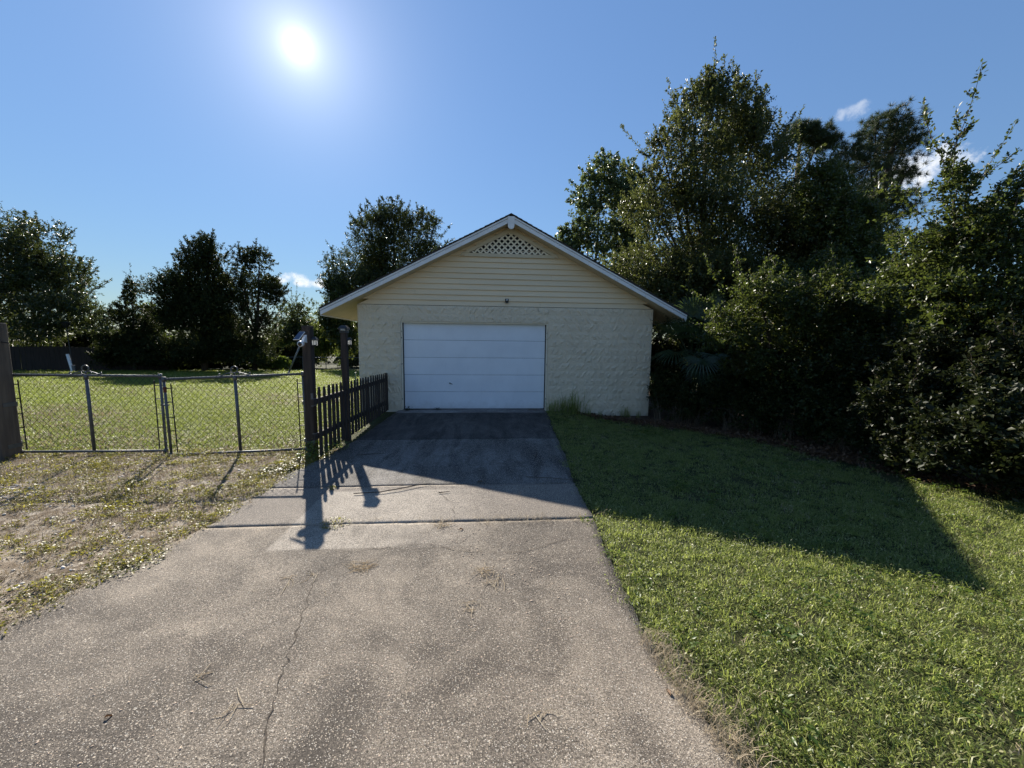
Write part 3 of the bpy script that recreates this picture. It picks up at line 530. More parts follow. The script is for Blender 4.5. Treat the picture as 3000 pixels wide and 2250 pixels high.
# door and its opening
jm=MB(); jm.box(-HW,-HW+.03,.012,.19,-.02,H0); jm.box(HW-.03,HW,.012,.19,-.02,H0); jm.box(-HW+.03,HW-.03,.012,.19,H0-.03,H0); part('door_jamb',jm,m_mortar,gar)
db=MB(); db.box(-1.835,1.835,.128,.14,-.0,2.24); door=part('garage_door',db,m_rubber,gar)
for i in range(5):
    a=.028+.4455*i; b=a+.4455
    m=MB(); nx=28; y0=.10; v=[];f=[]; g=np.random.default_rng(40+i)
    zs=[a+.003,a+.012,a+.12,a+.22,a+.33,b-.010,b-.003]
    for j,zq in enumerate(zs):
        for q in range(nx+1):
            x=-1.815+3.63*q/nx; dy=.0028 if j in(0,len(zs)-1) else .0015*math.sin(x*2.1+i)+g.normal(0,.0004)
            if i==2 and j>=5 and abs(x+.25)<.2: dy+=.006
            if i==1 and j>=5 and abs(x+.1)<.15: dy+=.005
            v.append((x,y0+dy,zq))
    w=nx+1
    for j in range(len(zs)-1):
        for q in range(nx): f.append((j*w+q,j*w+q+1,(j+1)*w+q+1,(j+1)*w+q))
    m.add(v,f); m.box(-1.815,1.815,.112,.126,a+.003,b-.003); part('door_panel',m,m_door,door)
m=MB(); m.box(-1.815,1.815,.098,.126,.002,.024); m.box(-1.84,-1.818,.095,.125,.0,2.24); m.box(1.818,1.84,.095,.125,.0,2.24); part('weatherstrip',m,m_rubber,door)
m=MB(); m.tube([(-.67,.098,.705),(-.66,.07,.70),(-.62,.066,.688),(-.59,.068,.676)],[.008,.01,.009,.006],6); m.lathe((-.66,.10,.70),[(.018,0),(.016,.008)],10,(0,-1,0)); part('door_handle',m,m_galv,door)
m=MB()
for s_ in (-1,1):
    for zq in (2.02,1.86,1.2,.3): m.box(s_*1.855-.012,s_*1.855+.012,.002+.01,.04,zq-.012,zq+.012)
part('door_bracket',m,m_black,gar)
lt=thing('wall_light','small black wall light on the siding above the garage door','wall light',(.80,-.02,2.83))
m=MB(); m.box(.755,.845,-.035,.004,2.79,2.875); part('housing',m,m_black,lt)
m=MB(); m.lathe((.80,-.035,2.842),[(.034,0),(.034,.02),(.026,.03)],14,(0,-1,0)); part('lamp_head',m,m_black,lt)
m=MB(); m.lathe((.80,-.0655,2.842),[(.018,0),(.010,.006)],12,(0,-1,0)); part('lens',m,m_wplast,lt)
m=MB(); m.box(.765,.835,-.06,-.02,2.765,2.79); part('sensor',m,m_black,lt)
sb=thing('wire_hook','thin bent wire hook on the top block course right of the door','hook',(1.62,-.012,2.60))
m=MB(); m.tube([(1.60,-.016,2.66),(1.605,-.022,2.60),(1.615,-.024,2.575),(1.68,-.02,2.572)],.004,5); part('wire',m,m_wire,sb)
# ------------------------------------------------------------------ gates, posts, picket fence
def gatelf(label,TL,TR,BR,BL,ya,yb,latch,rod):
    base=((TL[0]+TR[0])/2,(ya+yb)/2,min(BL[1],BR[1]))
    t=thing('chain_link_gate',label,'gate',base,'pair of chain link drive gates')
    def P(u,v,dy=0):
        a=Vector((TL[0],ya,TL[1])).lerp(Vector((TR[0],yb,TR[1])),u); b=Vector((BL[0],ya,BL[1])).lerp(Vector((BR[0],yb,BR[1])),u)
        p=b.lerp(a,v); p.y+=dy; return p
    r=.0185; m=MB()
    for a,b in (((0,1),(1,1)),((1,1),(1,0)),((1,0),(0,0)),((0,0),(0,1))): 
        p,q=P(*a),P(*b); m.tube([p,q],r,10)
    for c in ((0,0),(1,0),(1,1),(0,1)): m.lathe(P(*c)-Vector((0,0,.035)),[(.026,0),(.026,.07)],10)
    part('frame',m,m_galv,t,True)
    m=MB(); m.tube([P(.5,.02),P(.5,.985)],.022,10); m.lathe(P(.5,.98)-Vector((0,0,.03)),[(.028,0),(.028,.06)],10); part('middle_upright',m,m_galv,t,True)
    for u in (.045,.955): m=MB(); m.tube([P(u,.03),P(u,.94)],.008,6); part('tension_bar',m,m_wire,t)
    m=MB()
    for u in (.0,1.):
        for v in (.12,.32,.5,.7,.88): m.tube([P(u,v)+Vector((-.028 if u==0 else .028,0,0)),P(.048 if u==0 else .952,v)],.008,5)
    part('tension_band',m,m_wire,t)
    # woven wire
    m=MB(); w=(P(1,.5)-P(0,.5)).length; h=(P(.5,1)-P(.5,0)).length; p=.088; u0,u1,v0,v1=.045,.955,.02,.98
    W_,H_=w*(u1-u0),h*(v1-v0)
    for s in (1,-1):
        c=-H_ if s>0 else 0
        while c<W_+(0 if s>0 else H_):
            # line x=c+s*y*.92
            pts=[]
            for y in (0,H_): pts.append((c+s*y*.92,y))
            (x0,y0),(x1,y1)=pts
            def cut(x): return (x-c)/(s*.92)
            lo,hi=0,H_; ys_=sorted((cut(0),cut(W_))); lo=max(lo,ys_[0]); hi=min(hi,ys_[1])
            if hi-lo>.02:
                a=P(u0+(c+s*lo*.92)/w,v0+lo/h,s*.003); b=P(u0+(c+s*hi*.92)/w,v0+hi/h,s*.003); m.tube([a,b],.0023,4,False)
            c+=p
    o=part('wire_mesh',m,m_wire,t); o['kind']='stuff'
    m=MB()
    n=26
    for i in range(n):
        u=.04+.92*i/(n-1); c=P(u,1); m.tube([c+Vector((-.008,-.023,-.02)),c+Vector((0,-.012,.022)),c+Vector((.008,.012,.022)),c+Vector((.014,.023,-.02))],.0025,4,False)
    o=part('wire_tie',m,m_wire,t); o['kind']='stuff'
    # scroll finial above the middle upright
    m=MB(); c=P(.5,1); dx=(P(1,1)-P(0,1)).normalized()
    loop=[c+dx*(.048*math.sin(a))+Vector((0,-.004,.105-.048*math.cos(a))) for a in np.linspace(-.25,2*math.pi-.9,16)]
    m.tube(loop,.009,6); m.tube([c+Vector((0,0,.02)),c+Vector((0,0,.06))],.012,6)
    for s in (-1,1):
        q=[(.02,.062),(.06,.064),(.12,.045),(.17,.024),(.205,.02),(.225,.034),(.215,.05),(.20,.046)]
        m.tube([c+dx*(s*a)+Vector((0,-.004,b)) for a,b in q],.0085,6)
        q=[(.03,.021),(.06,.026),(.075,.038),(.062,.047)]
        m.tube([c+dx*(s*a)+Vector((0,.006,b)) for a,b in q],.007,6)
    part('scroll_finial',m,m_galv,t,True)
    if latch:
        m=MB(); c=P(1,.62); m.obox(c+Vector((.045,-.01,0)),((1,0,0),(0,1,0),(0,0,1)),(.05,.018,.012)); m.obox(c+Vector((.08,-.012,.03)),((1,0,.6),(0,1,0),(-.6,0,1)),(.035,.006,.008)); part('fork_latch',m,m_galv,t)
        m=MB(); b=P(1,.0); m.tube([Vector((b.x+.03,b.y-.03,.52)),Vector((b.x+.03,b.y-.03,-.03))],.009,6); m.tube([P(1,.42)+Vector((0,-.02,0)),Vector((b.x+.03,b.y-.03,.50))],.007,5); m.tube([P(1,.15)+Vector((0,-.02,0)),Vector((b.x+.04,b.y-.03,.18))],.01,5); part('drop_rod',m,m_galv,t)
    else:
        m=MB(); m.tube([P(0,.90),P(0,.83)],.0225,10); part('worn_band',m,m_rust,t,label='rusty red band on the gate frame')
    u=0 if latch else 1
    m=MB()
    for v in (.12,.62):
        c=P(u,v); m.lathe(c-Vector((0,0,.03)),[(.031,0),(.031,.06)],10); m.obox(c+Vector((-.05 if u==0 else .045,0,0)),((1,0,0),(0,1,0),(0,0,1)),(.04,.012,.022))
    part('hinge',m,m_galv,t)
gatelf('left leaf of the chain link drive gate beside the thick rough timber post',(-6.80,1.21),(-4.72,1.20),(-4.72,.035),(-6.79,.04),-3.75,-3.75,True,True)
gatelf('sagging right leaf of the chain link drive gate beside the dark post with the camera',(-4.57,1.165),(-2.62,1.245),(-2.61,.045),(-4.55,.005),-3.88,-3.76,False,False)
t=thing('timber_post','thick rough grey brown timber gate post at the left end of the gates','post',(-6.88,-3.88,0))
m=MB(); m.bev(-7.02,-6.75,-4.02,-3.75,-.3,1.97,.012); part('post',m,m_oldwood,t)
m=MB(); m.tube([(-6.93,-4.03,1.70),(-6.93,-4.05,1.68),(-6.84,-4.06,1.69),(-6.70,-4.02,1.69)],.012,6); m.obox((-6.93,-4.025,1.66),((1,0,0),(0,1,0),(0,0,1)),(.012,.006,.06)); m.tube([(-6.75,-3.85,1.695),(-6.66,-3.85,1.68)],.007,5); part('iron_hook',m,m_black,t)
m=MB()
for z_ in (.78,.16): m.obox((-6.748,-3.84,z_),((0,1,0),(1,0,0),(0,0,1)),(.09,.004,.03))
part('hinge_strap',m,m_galv,t)
t=thing('gate_post','tall square dark brown gate post carrying the white camera and a lantern','post',(-2.51,-3.78,0))
m=MB(); m.bev(-2.575,-2.445,-3.845,-3.715,-.3,1.99,.008); part('post',m,m_wood,t)
m=MB(); m.box(-2.475,-2.44,-3.853,-3.8455,.74,.95); m.box(-2.44,-2.39,-3.852,-3.8465,.76,.80); part('hinge_plate',m,m_galv,t)
m=MB(); m.box(-2.475,-2.44,-3.853,-3.8455,.14,.32); part('hinge_plate',m,m_galv,t)
t=thing('lamp_post','slim dark brown post with a solar cap rising out of the picket fence','post',(-2.265,-2.9,0))
m=MB(); m.bev(-2.315,-2.215,-2.95,-2.85,-.3,1.93,.006); part('post',m,m_wood,t)
m=MB(); m.box(-2.328,-2.202,-2.963,-2.837,1.905,1.945); m.box(-2.338,-2.192,-2.973,-2.827,1.955,1.985)
m.add([(-2.345,-2.98,1.985),(-2.185,-2.98,1.985),(-2.185,-2.82,1.985),(-2.345,-2.82,1.985),(-2.305,-2.94,2.035),(-2.225,-2.94,2.035),(-2.225,-2.86,2.035),(-2.305,-2.86,2.035)],[(0,3,2,1),(4,5,6,7),(0,1,5,4),(1,2,6,5),(2,3,7,6),(3,0,4,7)]); cap=part('post_cap',m,m_black,t)
m=MB(); m.box(-2.31,-2.22,-2.9685,-2.8315,1.9455,1.9545); m.box(-2.30,-2.23,-2.977,-2.9735,1.958,1.975); part('cap_window',m,m_frost,cap)
m=MB(); m.box(-2.30,-2.23,-2.935,-2.865,2.0352,2.039); part('solar_panel',m,m_solar,cap)
def lantern(cx,cy,cz,label,s=1.):
    t=thing('post_lantern',label,'lantern',(cx,cy,cz),'small lanterns on the gate posts')
    a=.034*s; m=MB(); m.box(cx-a,cx+a,cy-a,cy+a,cz,cz+.012); m.box(cx-a,cx+a,cy-a,cy+a,cz+.085,cz+.097)
    for sx in (-1,1):
        for sy in (-1,1): m.box(cx+sx*a-(.006 if sx>0 else 0),cx+sx*a+(.006 if sx<0 else 0),cy+sy*a-(.006 if sy>0 else 0),cy+sy*a+(.006 if sy<0 else 0),cz+.012,cz+.085)
    m.box(cx-.003,cx+.003,cy-a-.001,cy-a+.003,cz+.012,cz+.085); m.box(cx-a-.02,cx-a,cy-.02,cy+.02,cz+.02,cz+.11); part('frame',m,m_black,t)
    m=MB(); q=a-.006; m.box(cx-q,cx+q,cy-q,cy+q,cz+.0125,cz+.0845); part('glass',m,m_frost,t)
    m=MB(); b=a+.01; m.add([(cx-b,cy-b,cz+.0972),(cx+b,cy-b,cz+.0972),(cx+b,cy+b,cz+.0972),(cx-b,cy+b,cz+.0972),(cx-.012,cy-.012,cz+.142),(cx+.012,cy-.012,cz+.142),(cx+.012,cy+.012,cz+.142),(cx-.012,cy+.012,cz+.142)],[(0,3,2,1),(4,5,6,7),(0,1,5,4),(1,2,6,5),(2,3,7,6),(3,0,4,7)]); part('roof',m,m_black,t)
lantern(-2.403,-3.80,1.685,'small black lantern on the tall gate post right of the white camera',1.05)
lantern(-2.172,-2.91,1.69,'small black lantern on the slim capped post in the picket fence',.85)
t=thing('security_camera','white security camera with a small solar panel on the tall gate post','security camera',(-2.53,-3.86,1.70))
ax=Vector((.88,-.35,.0)).normalized(); up=Vector((.38,.52,.76)).normalized(); nn=ax.cross(up).normalized()
m=MB(); m.obox((-2.575,-3.925,1.832),(ax,up,nn),(.052,.078,.006)); part('panel_frame',m,m_wplast,t)
m=MB(); m.obox(Vector((-2.575,-3.925,1.832))+nn*.0075*(1 if nn.y<0 else -1),(ax,up,nn),(.047,.072,.002)); part('solar_panel',m,m_solar,t)
m=MB(); m.prism([(-2.535,-3.846,1.85),(-2.535,-3.846,1.73),(-2.535,-3.965,1.745),(-2.535,-3.93,1.79)],(.04,0,0)); part('bracket',m,m_wplast,t)
m=MB(); m.lathe((-2.548,-3.90,1.718),[(.03,0),(.043,.01),(.045,.05),(.040,.075)],18,(0,-1,-.1)); hd=part('camera_head',m,m_wplast,t,True)
m=MB(); m.lathe((-2.548,-3.9755,1.7102),[(.031,0),(.027,.004),(.012,.006)],18,(0,-1,-.1)); part('lens',m,m_lens,hd,True)
# picket fence
t=thing('picket_fence','dark brown picket fence running along the drive to the garage wall','fence',(-2.25,-2.1,0))
def picket(w,h):
    q=[(-.5,0),(.5,0),(.5,h-.205),(.34,h-.175),(.31,h-.15),(.42,h-.11),(.44,h-.085),(.25,h-.015),(.16,h),(-.16,h),(-.25,h-.015),(-.44,h-.085),(-.42,h-.11),(-.31,h-.15),(-.34,h-.175),(-.5,h-.205)]
    m=MB(); m.prism([(.0,a*w,b) for a,b in q],(.018,0,0)); me=m.mesh('picket'); me.materials.append(m_wood); return me
PK=[picket(.102,1.),picket(.096,1.)]
for i in range(24):
    y=-4.16+.1785*i+rnd.uniform(-.008,.008)
    o=put('picket',PK[i%2],None,t,(-2.232+2.25,y+2.1,.05-.03*i/23)); o.scale=(1,1,(1.035-.075*i/23)+rnd.uniform(-.008,.008)); o.rotation_euler=(rnd.uniform(-.012,.012),0,rnd.uniform(-.05,.05))
for z0,z1 in ((.84,.76),(.33,.18)):
    m=MB(); m.prism([(-2.272,-4.33,z0),(-2.234,-4.33,z0),(-2.234,-4.33,z0+.085),(-2.272,-4.33,z0+.085)],(0,4.3,z1-z0)); part('rail',m,m_wood,t)
# far garden things
t=thing('privacy_fence','tall dark board fence far behind the left gate under the trees','fence',(-31.5,21.2,-.7))
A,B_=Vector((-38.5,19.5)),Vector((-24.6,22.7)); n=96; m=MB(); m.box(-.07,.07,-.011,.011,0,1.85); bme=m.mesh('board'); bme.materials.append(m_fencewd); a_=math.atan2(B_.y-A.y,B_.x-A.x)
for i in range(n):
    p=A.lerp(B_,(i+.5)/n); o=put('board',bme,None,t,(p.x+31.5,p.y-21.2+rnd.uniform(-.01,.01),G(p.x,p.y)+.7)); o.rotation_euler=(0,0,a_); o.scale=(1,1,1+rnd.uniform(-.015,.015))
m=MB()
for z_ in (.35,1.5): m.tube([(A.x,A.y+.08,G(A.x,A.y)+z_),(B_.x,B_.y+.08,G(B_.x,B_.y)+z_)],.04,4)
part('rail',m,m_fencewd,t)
t=thing('chain_link_fence','low chain link fence in front of the bushes at the far end of the garden','fence',(-14,26.3,-.9))
A,B_=Vector((-19.6,25.4)),Vector((-6.4,27.6)); m=MB(); pts=[]
for i in range(8):
    p=A.lerp(B_,i/7); z_=G(p.x,p.y); pts.append((p.x,p.y,z_+1.2)); q=MB(); q.tube([(p.x,p.y,z_-.2),(p.x,p.y,z_+1.24)],.035,8); part('fence_post',q,m_galv,t)
m.tube(pts,.026,8); part('top_rail',m,m_galv,t)
m=MB(); L_=(B_-A).length; c=-1.15
while c<L_:
    for s in (1,-1):
        u0,u1=(c,c+1.15) if s>0 else (c+1.15,c)
        if min(u0,u1)<0 or max(u0,u1)>L_: continue
        p=A.lerp(B_,u0/L_); q=A.lerp(B_,u1/L_); m.tube([(p.x,p.y-.03,G(p.x,p.y)+.03),(q.x,q.y-.03,G(q.x,q.y)+1.18)],.003,3,False)
    c+=.11
o=part('wire_mesh',m,m_wire,t); o['kind']='stuff'
b=Vector((-13.69,18.83,-.66)); t=thing('leaning_pole','dull grey pole leaning to the right on the far lawn','pole',b)
m=MB(); m.tube([b,b+Vector((1.0,0,2.25))],.055,10); m.tube([b+Vector((-.05,0,-.1)),b+Vector((.09,0,.2))],.08,10); part('shaft',m,m_pole,t,True)
m=MB(); m.lathe(b+Vector((1.25,0,2.35)),[(.05,-.12),(.10,-.02),(.26,.0),(.24,.06),(.1,.12)],14,(.15,0,1)); m.tube([b+Vector((.98,0,2.2)),b+Vector((1.22,0,2.28))],.03,6); part('round_head',m,m_pole,t,True)
b=Vector((-28.47,19.3,-.68)); t=thing('garden_lamp','white stub post with a thin dark lamp pole before the far board fence','lamp post',b)
m=MB(); m.tube([b+Vector((.12,0,0)),b+Vector((-.12,0,1.32))],.085,8); part('white_stub',m,m_wplast,t)
m=MB(); m.tube([b+Vector((.22,0,0)),b+Vector((.2,0,.55))],.1,6); part('side_box',m,m_galv,t)
m=MB(); m.tube([b+Vector((.08,.1,0)),b+Vector((-.1,.1,3.2))],.03,6); part('pole',m,m_black,t)
m=MB(); m.lathe(b+Vector((-.11,.1,3.15)),[(.06,0),(.2,.18),(.24,.3),(.30,.32),(.05,.46)],10); part('lamp_head',m,m_black,t)
m=MB(); m.tube([(-3.08,.2,-.3),(-3.08,.2,.95)],.02,6); m.box(-3.11,-3.05,.19,.21,.955,.965); m.box(-3.083,-3.077,.17,.20,.0,.95)
solo('garden_stake',m,m_greenpost,'green metal stake standing behind the picket fence by the garage corner','stake',(-3.08,.2,0))
# ------------------------------------------------------------------ trees
def unit(n,g):
    v=g.normal(0,1,(n,3)); return v/np.linalg.norm(v,axis=1,keepdims=True)
def nrm(v): return v/np.maximum(np.linalg.norm(v,axis=1,keepdims=True),1e-9)
def leaves(pos,ax,ls,wd,g,lift=.6):
    n=len(pos); a=nrm(ax); up=np.tile([0,0,lift],(n,1))+g.normal(0,.6,(n,3)); s=nrm(np.cross(a,up)); nn=np.cross(s,a)
    L=ls*g.uniform(.65,1.3,(n,1)); w=L*wd*.5; fold=L*g.uniform(.05,.16,(n,1)); bend=L*g.uniform(-.12,.05,(n,1))
    v=np.stack([pos,pos+a*L*.5-s*w+nn*fold,pos+a*L+nn*bend,pos+a*L*.5+s*w+nn*fold],1).reshape(-1,3)
    i=np.arange(n)[:,None]*4; f=np.concatenate([i+[0,1,2],i+[0,2,3]],1).reshape(-1,3); return v,f
def foliage(blobs,shoots,n,ls,wd,g,per=22,up=.45,twl=.55,fill=.35,sper=70,droop=0):
    vol=np.array([(b[3]*b[4]*b[5])**.72 for b in blobs]); nt=max(1,n//per); cnt=np.maximum(1,(nt*vol/vol.sum()).astype(int))
    PS=[];AX=[];TW=[]
    for b,c in zip(blobs,cnt):
        R=np.array(b[3:6]); u=unit(c,g); u[:,2]=np.where(u[:,2]<-.55,-u[:,2],u[:,2])
        r=(fill+(1-fill)*g.random((c,1))**.55)*.86; p0=np.array(b[:3])+u*R*r
        d=nrm(u+np.array([0,0,up])+g.normal(0,.35,(c,3))); L=R.min()*twl*g.uniform(.6,1.35,(c,1)); L=np.clip(L,.12,1.2)
        t=g.uniform(.05,1.05,(c,per,1)); p=p0[:,None]+d[:,None]*L[:,None]*t
        p=p+g.normal(0,1,p.shape)*np.minimum(L[:,None]*.16,.1)*(1.05-t*.6); p[...,2]-=droop*t[...,0]**2*L
        a=d[:,None]*.5+g.normal(0,.75,p.shape); PS.append(p.reshape(-1,3)); AX.append(a.reshape(-1,3)); TW.append((p0,p0+d*L))
    SH=[]
    for s in shoots:
        a,b=np.array(s[:3]),np.array(s[3:]); l=np.linalg.norm(b-a); a=a-(b-a)*.25; bow=g.normal(0,.06,3)*l; bow[1]+=g.normal(0,.15)*l
        k=int(max(14,l*1.25*sper)); t=np.sort(g.random(k))[:,None]; cv=lambda q:a+(b-a)*q+bow*np.sin(q*math.pi*.5)
        p=cv(t)+g.normal(0,.012,(k,3))*(1+4*(1-t)); d=nrm(np.tile(b-a,(k,1))); PS.append(p); AX.append(d*.75+g.normal(0,.6,(k,3)))
        SH.append([tuple(cv(q)) for q in (0,.25,.5,.75,1.)])
        for q in g.uniform(.1,.75,5):   # side sprigs
            o=cv(q); dd=nrm((np.array([[g.normal(),g.normal()*.6,.35]])+d[:1]*.8))[0]; ll=l*g.uniform(.12,.3)
            kk=int(max(6,ll*sper)); tt=g.random((kk,1)); PS.append(o+dd*ll*tt+g.normal(0,.012,(kk,3))); AX.append(np.tile(dd,(kk,1))*.6+g.normal(0,.6,(kk,3)))
            SH.append([tuple(o),tuple(o+dd*ll*.5),tuple(o+dd*ll)])
    P=np.concatenate(PS); A=np.concatenate(AX); v,f=leaves(P,A,ls,wd,g); return v,f,TW,SH
def tree(name,label,cat,base,key,n,ls,wd,mat,bark=None,tr=.12,seed=0,group=None,per=22,up=.45,twl=.55,fill=.35,sper=70,limb=True,droop=0,twr=.006,ntw=60,bb=None,core=.20,frac=6,auto=3,shl=1.):
    blobs,shoots=bb or BL[key]; g=np.random.default_rng(seed); main=blobs; shoots=list(shoots)
    if frac:
        nb=[]
        for b in blobs:
            R=np.array(b[3:6]); nb.append(tuple(b[:3])+tuple(R*.80))
            u=unit(frac,g); u[:,2]=np.where(u[:,2]<-.3,-u[:,2],u[:,2])
            for q in u: nb.append(tuple(np.array(b[:3])+q*R*g.uniform(.7,.95))+tuple(R*g.uniform(.24,.46)))
            for q in unit(auto,g):
                q[2]=abs(q[2]); s0=np.array(b[:3])+q*R*.8; d=nrm((q*np.array([1,1,.6])+np.array([0,0,.9]))[None])[0]; shoots.append(tuple(s0)+tuple(s0+d*R.min()*shl*g.uniform(.3,.75)))
        blobs=nb
    bx,by=base; bz=G(bx,by)
    t=thing(name,label,cat,(bx,by,bz),group)
    v,f,TW,SH=foliage(blobs,shoots,n,ls,wd,g,per,up,twl,fill,sper,droop)
    if core:
        vol=np.array([b[3]*b[4]*b[5] for b in blobs]); nc=int(n*core); pk=g.choice(len(blobs),nc,p=vol/vol.sum()); Bq=np.array(blobs)[pk]
        pos=Bq[:,:3]+unit(nc,g)*Bq[:,3:6]*.74*g.random((nc,1))**.5; v2,f2=leaves(pos,g.normal(0,1,(nc,3)),ls*1.75,max(wd,.55),g); f=np.concatenate([f,f2+len(v)]); v=np.concatenate([v,v2])
    keep=v[:,2].reshape(-1,4).min(1)>bz+.01; idx=np.where(keep)[0]; v=v.reshape(-1,4,3)[idx].reshape(-1,3); f=f[:2*len(idx)]
    put('crown',raw_mesh('crown',v-np.array([bx,by,bz]),f),mat,t)
    m=MB(); top=max(main,key=lambda b:b[2]); b0=Vector((bx,by,bz-.3))
    zmid=bz+(top[2]-bz)*.45; trunk=[b0,Vector((bx+.05*g.normal(),by,bz+(zmid-bz)*.5)),Vector((bx*.5+top[0]*.5,by*.5+top[1]*.5,zmid)),Vector(top[:3])]
    m.tube(trunk,[tr*1.25,tr,tr*.75,tr*.25],8)
    if limb:
        for b in main:
            if b is top: continue
            c=Vector(b[:3]); k=.25+.5*g.random(); s=trunk[1].lerp(trunk[2],k) if c.z>trunk[1].z else trunk[0].lerp(trunk[1],.5+.4*g.random())
            mid=s.lerp(c,.5)+Vector((g.normal(0,.08),g.normal(0,.08),.12)); m.tube([s,mid,c],[tr*.5,tr*.32,tr*.12],6)
    for s in SH: m.tube(s,[twr*(1-.6*i/(len(s)-1)) for i in range(len(s))],3,False)
    for p0,p1 in TW:
        for i in range(0,len(p0),max(1,len(p0)*len(TW)//ntw)): m.tube([tuple(p0[i]),tuple(p1[i])],[twr*1.3,twr*.5],3,False)
    part('trunk',m,bark or m_bark,t,True); return t
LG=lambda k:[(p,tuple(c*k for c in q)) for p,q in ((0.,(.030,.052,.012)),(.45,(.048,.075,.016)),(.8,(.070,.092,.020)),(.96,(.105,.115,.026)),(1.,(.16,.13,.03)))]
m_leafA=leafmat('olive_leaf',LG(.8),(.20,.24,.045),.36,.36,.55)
m_leafB=leafmat('dark_leaf',LG(.42),(.09,.11,.03),.25,.55,.22)  # leaf ramp scaled dark, with shade put into the colour
m_leafH=leafmat('deep_shade_leaf',LG(.30),(.07,.09,.025),.2,.5,.3)  # same ramp darker still; deep shade is painted into these leaves
m_leafG=leafmat('shaded_olive_leaf',LG(.55),(.13,.16,.035),.30,.40,.45)  # darker copy of the olive leaf, shade included in its colour
m_leafF=leafmat('brownish_olive_leaf',[(0.,(.026,.040,.012)),(.5,(.046,.060,.017)),(.85,(.070,.080,.024)),(1.,(.13,.11,.035))],(.22,.25,.06),.38,.40,.40)
m_leafS=leafmat('sunlit_thicket_leaf',[(0.,(.07,.11,.02)),(.6,(.12,.16,.035)),(1.,(.20,.21,.05))],(.42,.48,.10),.55,.4,.45)  # brightened leaf tones; sunlight on the thicket is painted in
m_leafC=leafmat('bright_leaf',[(0.,(.045,.085,.014)),(.6,(.075,.12,.02)),(1.,(.12,.15,.03))],(.28,.36,.05),.42,.4,.45)
m_leafE=leafmat('soft_green_leaf',[(0.,(.04,.065,.022)),(.6,(.065,.092,.032)),(1.,(.10,.125,.05))],(.22,.28,.08),.38,.4,.45)
m_leafD=leafmat('broad_leaf',[(0.,(.018,.032,.009)),(.5,(.032,.050,.012)),(.9,(.055,.072,.016)),(.985,(.12,.12,.025)),(1.,(.28,.18,.03))],(.18,.23,.04),.36,.42,.42)
m_needle=leafmat('pine_needle',[(0.,(.022,.038,.014)),(1.,(.05,.07,.022))],(.08,.11,.03),.25,.5,.4)
m_frond=leafmat('palm_frond',[(0.,(.028,.05,.022)),(1.,(.05,.08,.035))],(.10,.15,.04),.25,.35,.5)
GB='trees round the edge of the garden'
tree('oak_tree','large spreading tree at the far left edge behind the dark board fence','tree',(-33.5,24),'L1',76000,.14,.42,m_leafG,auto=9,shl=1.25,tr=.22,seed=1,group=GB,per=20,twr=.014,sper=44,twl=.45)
tree('conical_tree','narrow dark conical tree standing alone left of the large dark oak','tree',(-26,21.4),'L3',30000,.13,.42,m_leafB,auto=6,shl=1.2,tr=.12,seed=2,group=GB,twr=.015,sper=26)
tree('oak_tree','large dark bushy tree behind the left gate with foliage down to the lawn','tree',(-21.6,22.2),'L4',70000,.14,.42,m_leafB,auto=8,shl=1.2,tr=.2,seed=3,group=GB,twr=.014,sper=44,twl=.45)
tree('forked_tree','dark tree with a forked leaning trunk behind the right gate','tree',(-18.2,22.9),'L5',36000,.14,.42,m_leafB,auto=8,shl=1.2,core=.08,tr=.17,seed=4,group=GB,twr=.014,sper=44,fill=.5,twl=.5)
tree('slender_tree','slender pointed tree beyond the chain link fence in front of the small cloud','tree',(-19.8,34),'L6',18000,.16,.4,m_leafA,tr=.1,seed=5,group=GB,twr=.018,sper=22,fill=.4)
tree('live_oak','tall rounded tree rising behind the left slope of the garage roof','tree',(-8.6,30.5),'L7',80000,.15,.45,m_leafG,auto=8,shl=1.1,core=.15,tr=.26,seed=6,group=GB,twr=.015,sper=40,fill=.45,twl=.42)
tree('small_tree','bushy tree at the garage corner beneath the eave on the left','tree',(-13.1,28),'L7b',20000,.17,.42,m_leafA,tr=.1,seed=7,group=GB,twr=.015,sper=26)
tree('bush','sunlit bushy thicket beyond the far chain link fence','bush',(-18,33.4),'L8',36000,.15,.45,m_leafS,tr=.07,seed=8,twr=.015,sper=26)
tree('clipped_hedge','low flat topped hedge beside the leaning grey pole','hedge',(-17.2,23.6),'HB',9000,.12,.5,m_leafC,frac=0,tr=.04,seed=9,limb=False,ntw=10,twl=.3)
tree('tall_shrub','tallest small leaved shrub with upright shoots rising beside the garage roof','tree',(7.4,2.2),'R1',160000,.068,.55,m_leafF,auto=11,shl=1.5,tr=.13,seed=10,twr=.008,sper=75,fill=.30,per=24,ntw=240,twl=.6)
tree('broadleaf_tree','fresh green broadleaved tree just right of the garage ridge behind the tall shrub','tree',(5.4,9),'R2',40000,.10,.7,m_leafE,tr=.1,seed=11,group=GB,twr=.012,sper=30,fill=.35)
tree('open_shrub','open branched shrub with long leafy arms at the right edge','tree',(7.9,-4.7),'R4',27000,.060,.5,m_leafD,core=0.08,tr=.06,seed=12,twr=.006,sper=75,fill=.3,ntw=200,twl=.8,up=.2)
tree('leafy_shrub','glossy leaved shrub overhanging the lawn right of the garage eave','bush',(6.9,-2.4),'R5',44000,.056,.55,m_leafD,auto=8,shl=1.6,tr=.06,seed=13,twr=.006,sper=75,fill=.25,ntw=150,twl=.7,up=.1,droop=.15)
tree('low_shrub','low dark shrub spilling over the lawn edge at the right','bush',(6.7,-5.6),'R6',38000,.056,.6,m_leafH,shl=1.6,auto=5,tr=.03,seed=14,twr=.005,sper=60,fill=.2,ntw=90,twl=.8,up=.05,droop=.2)
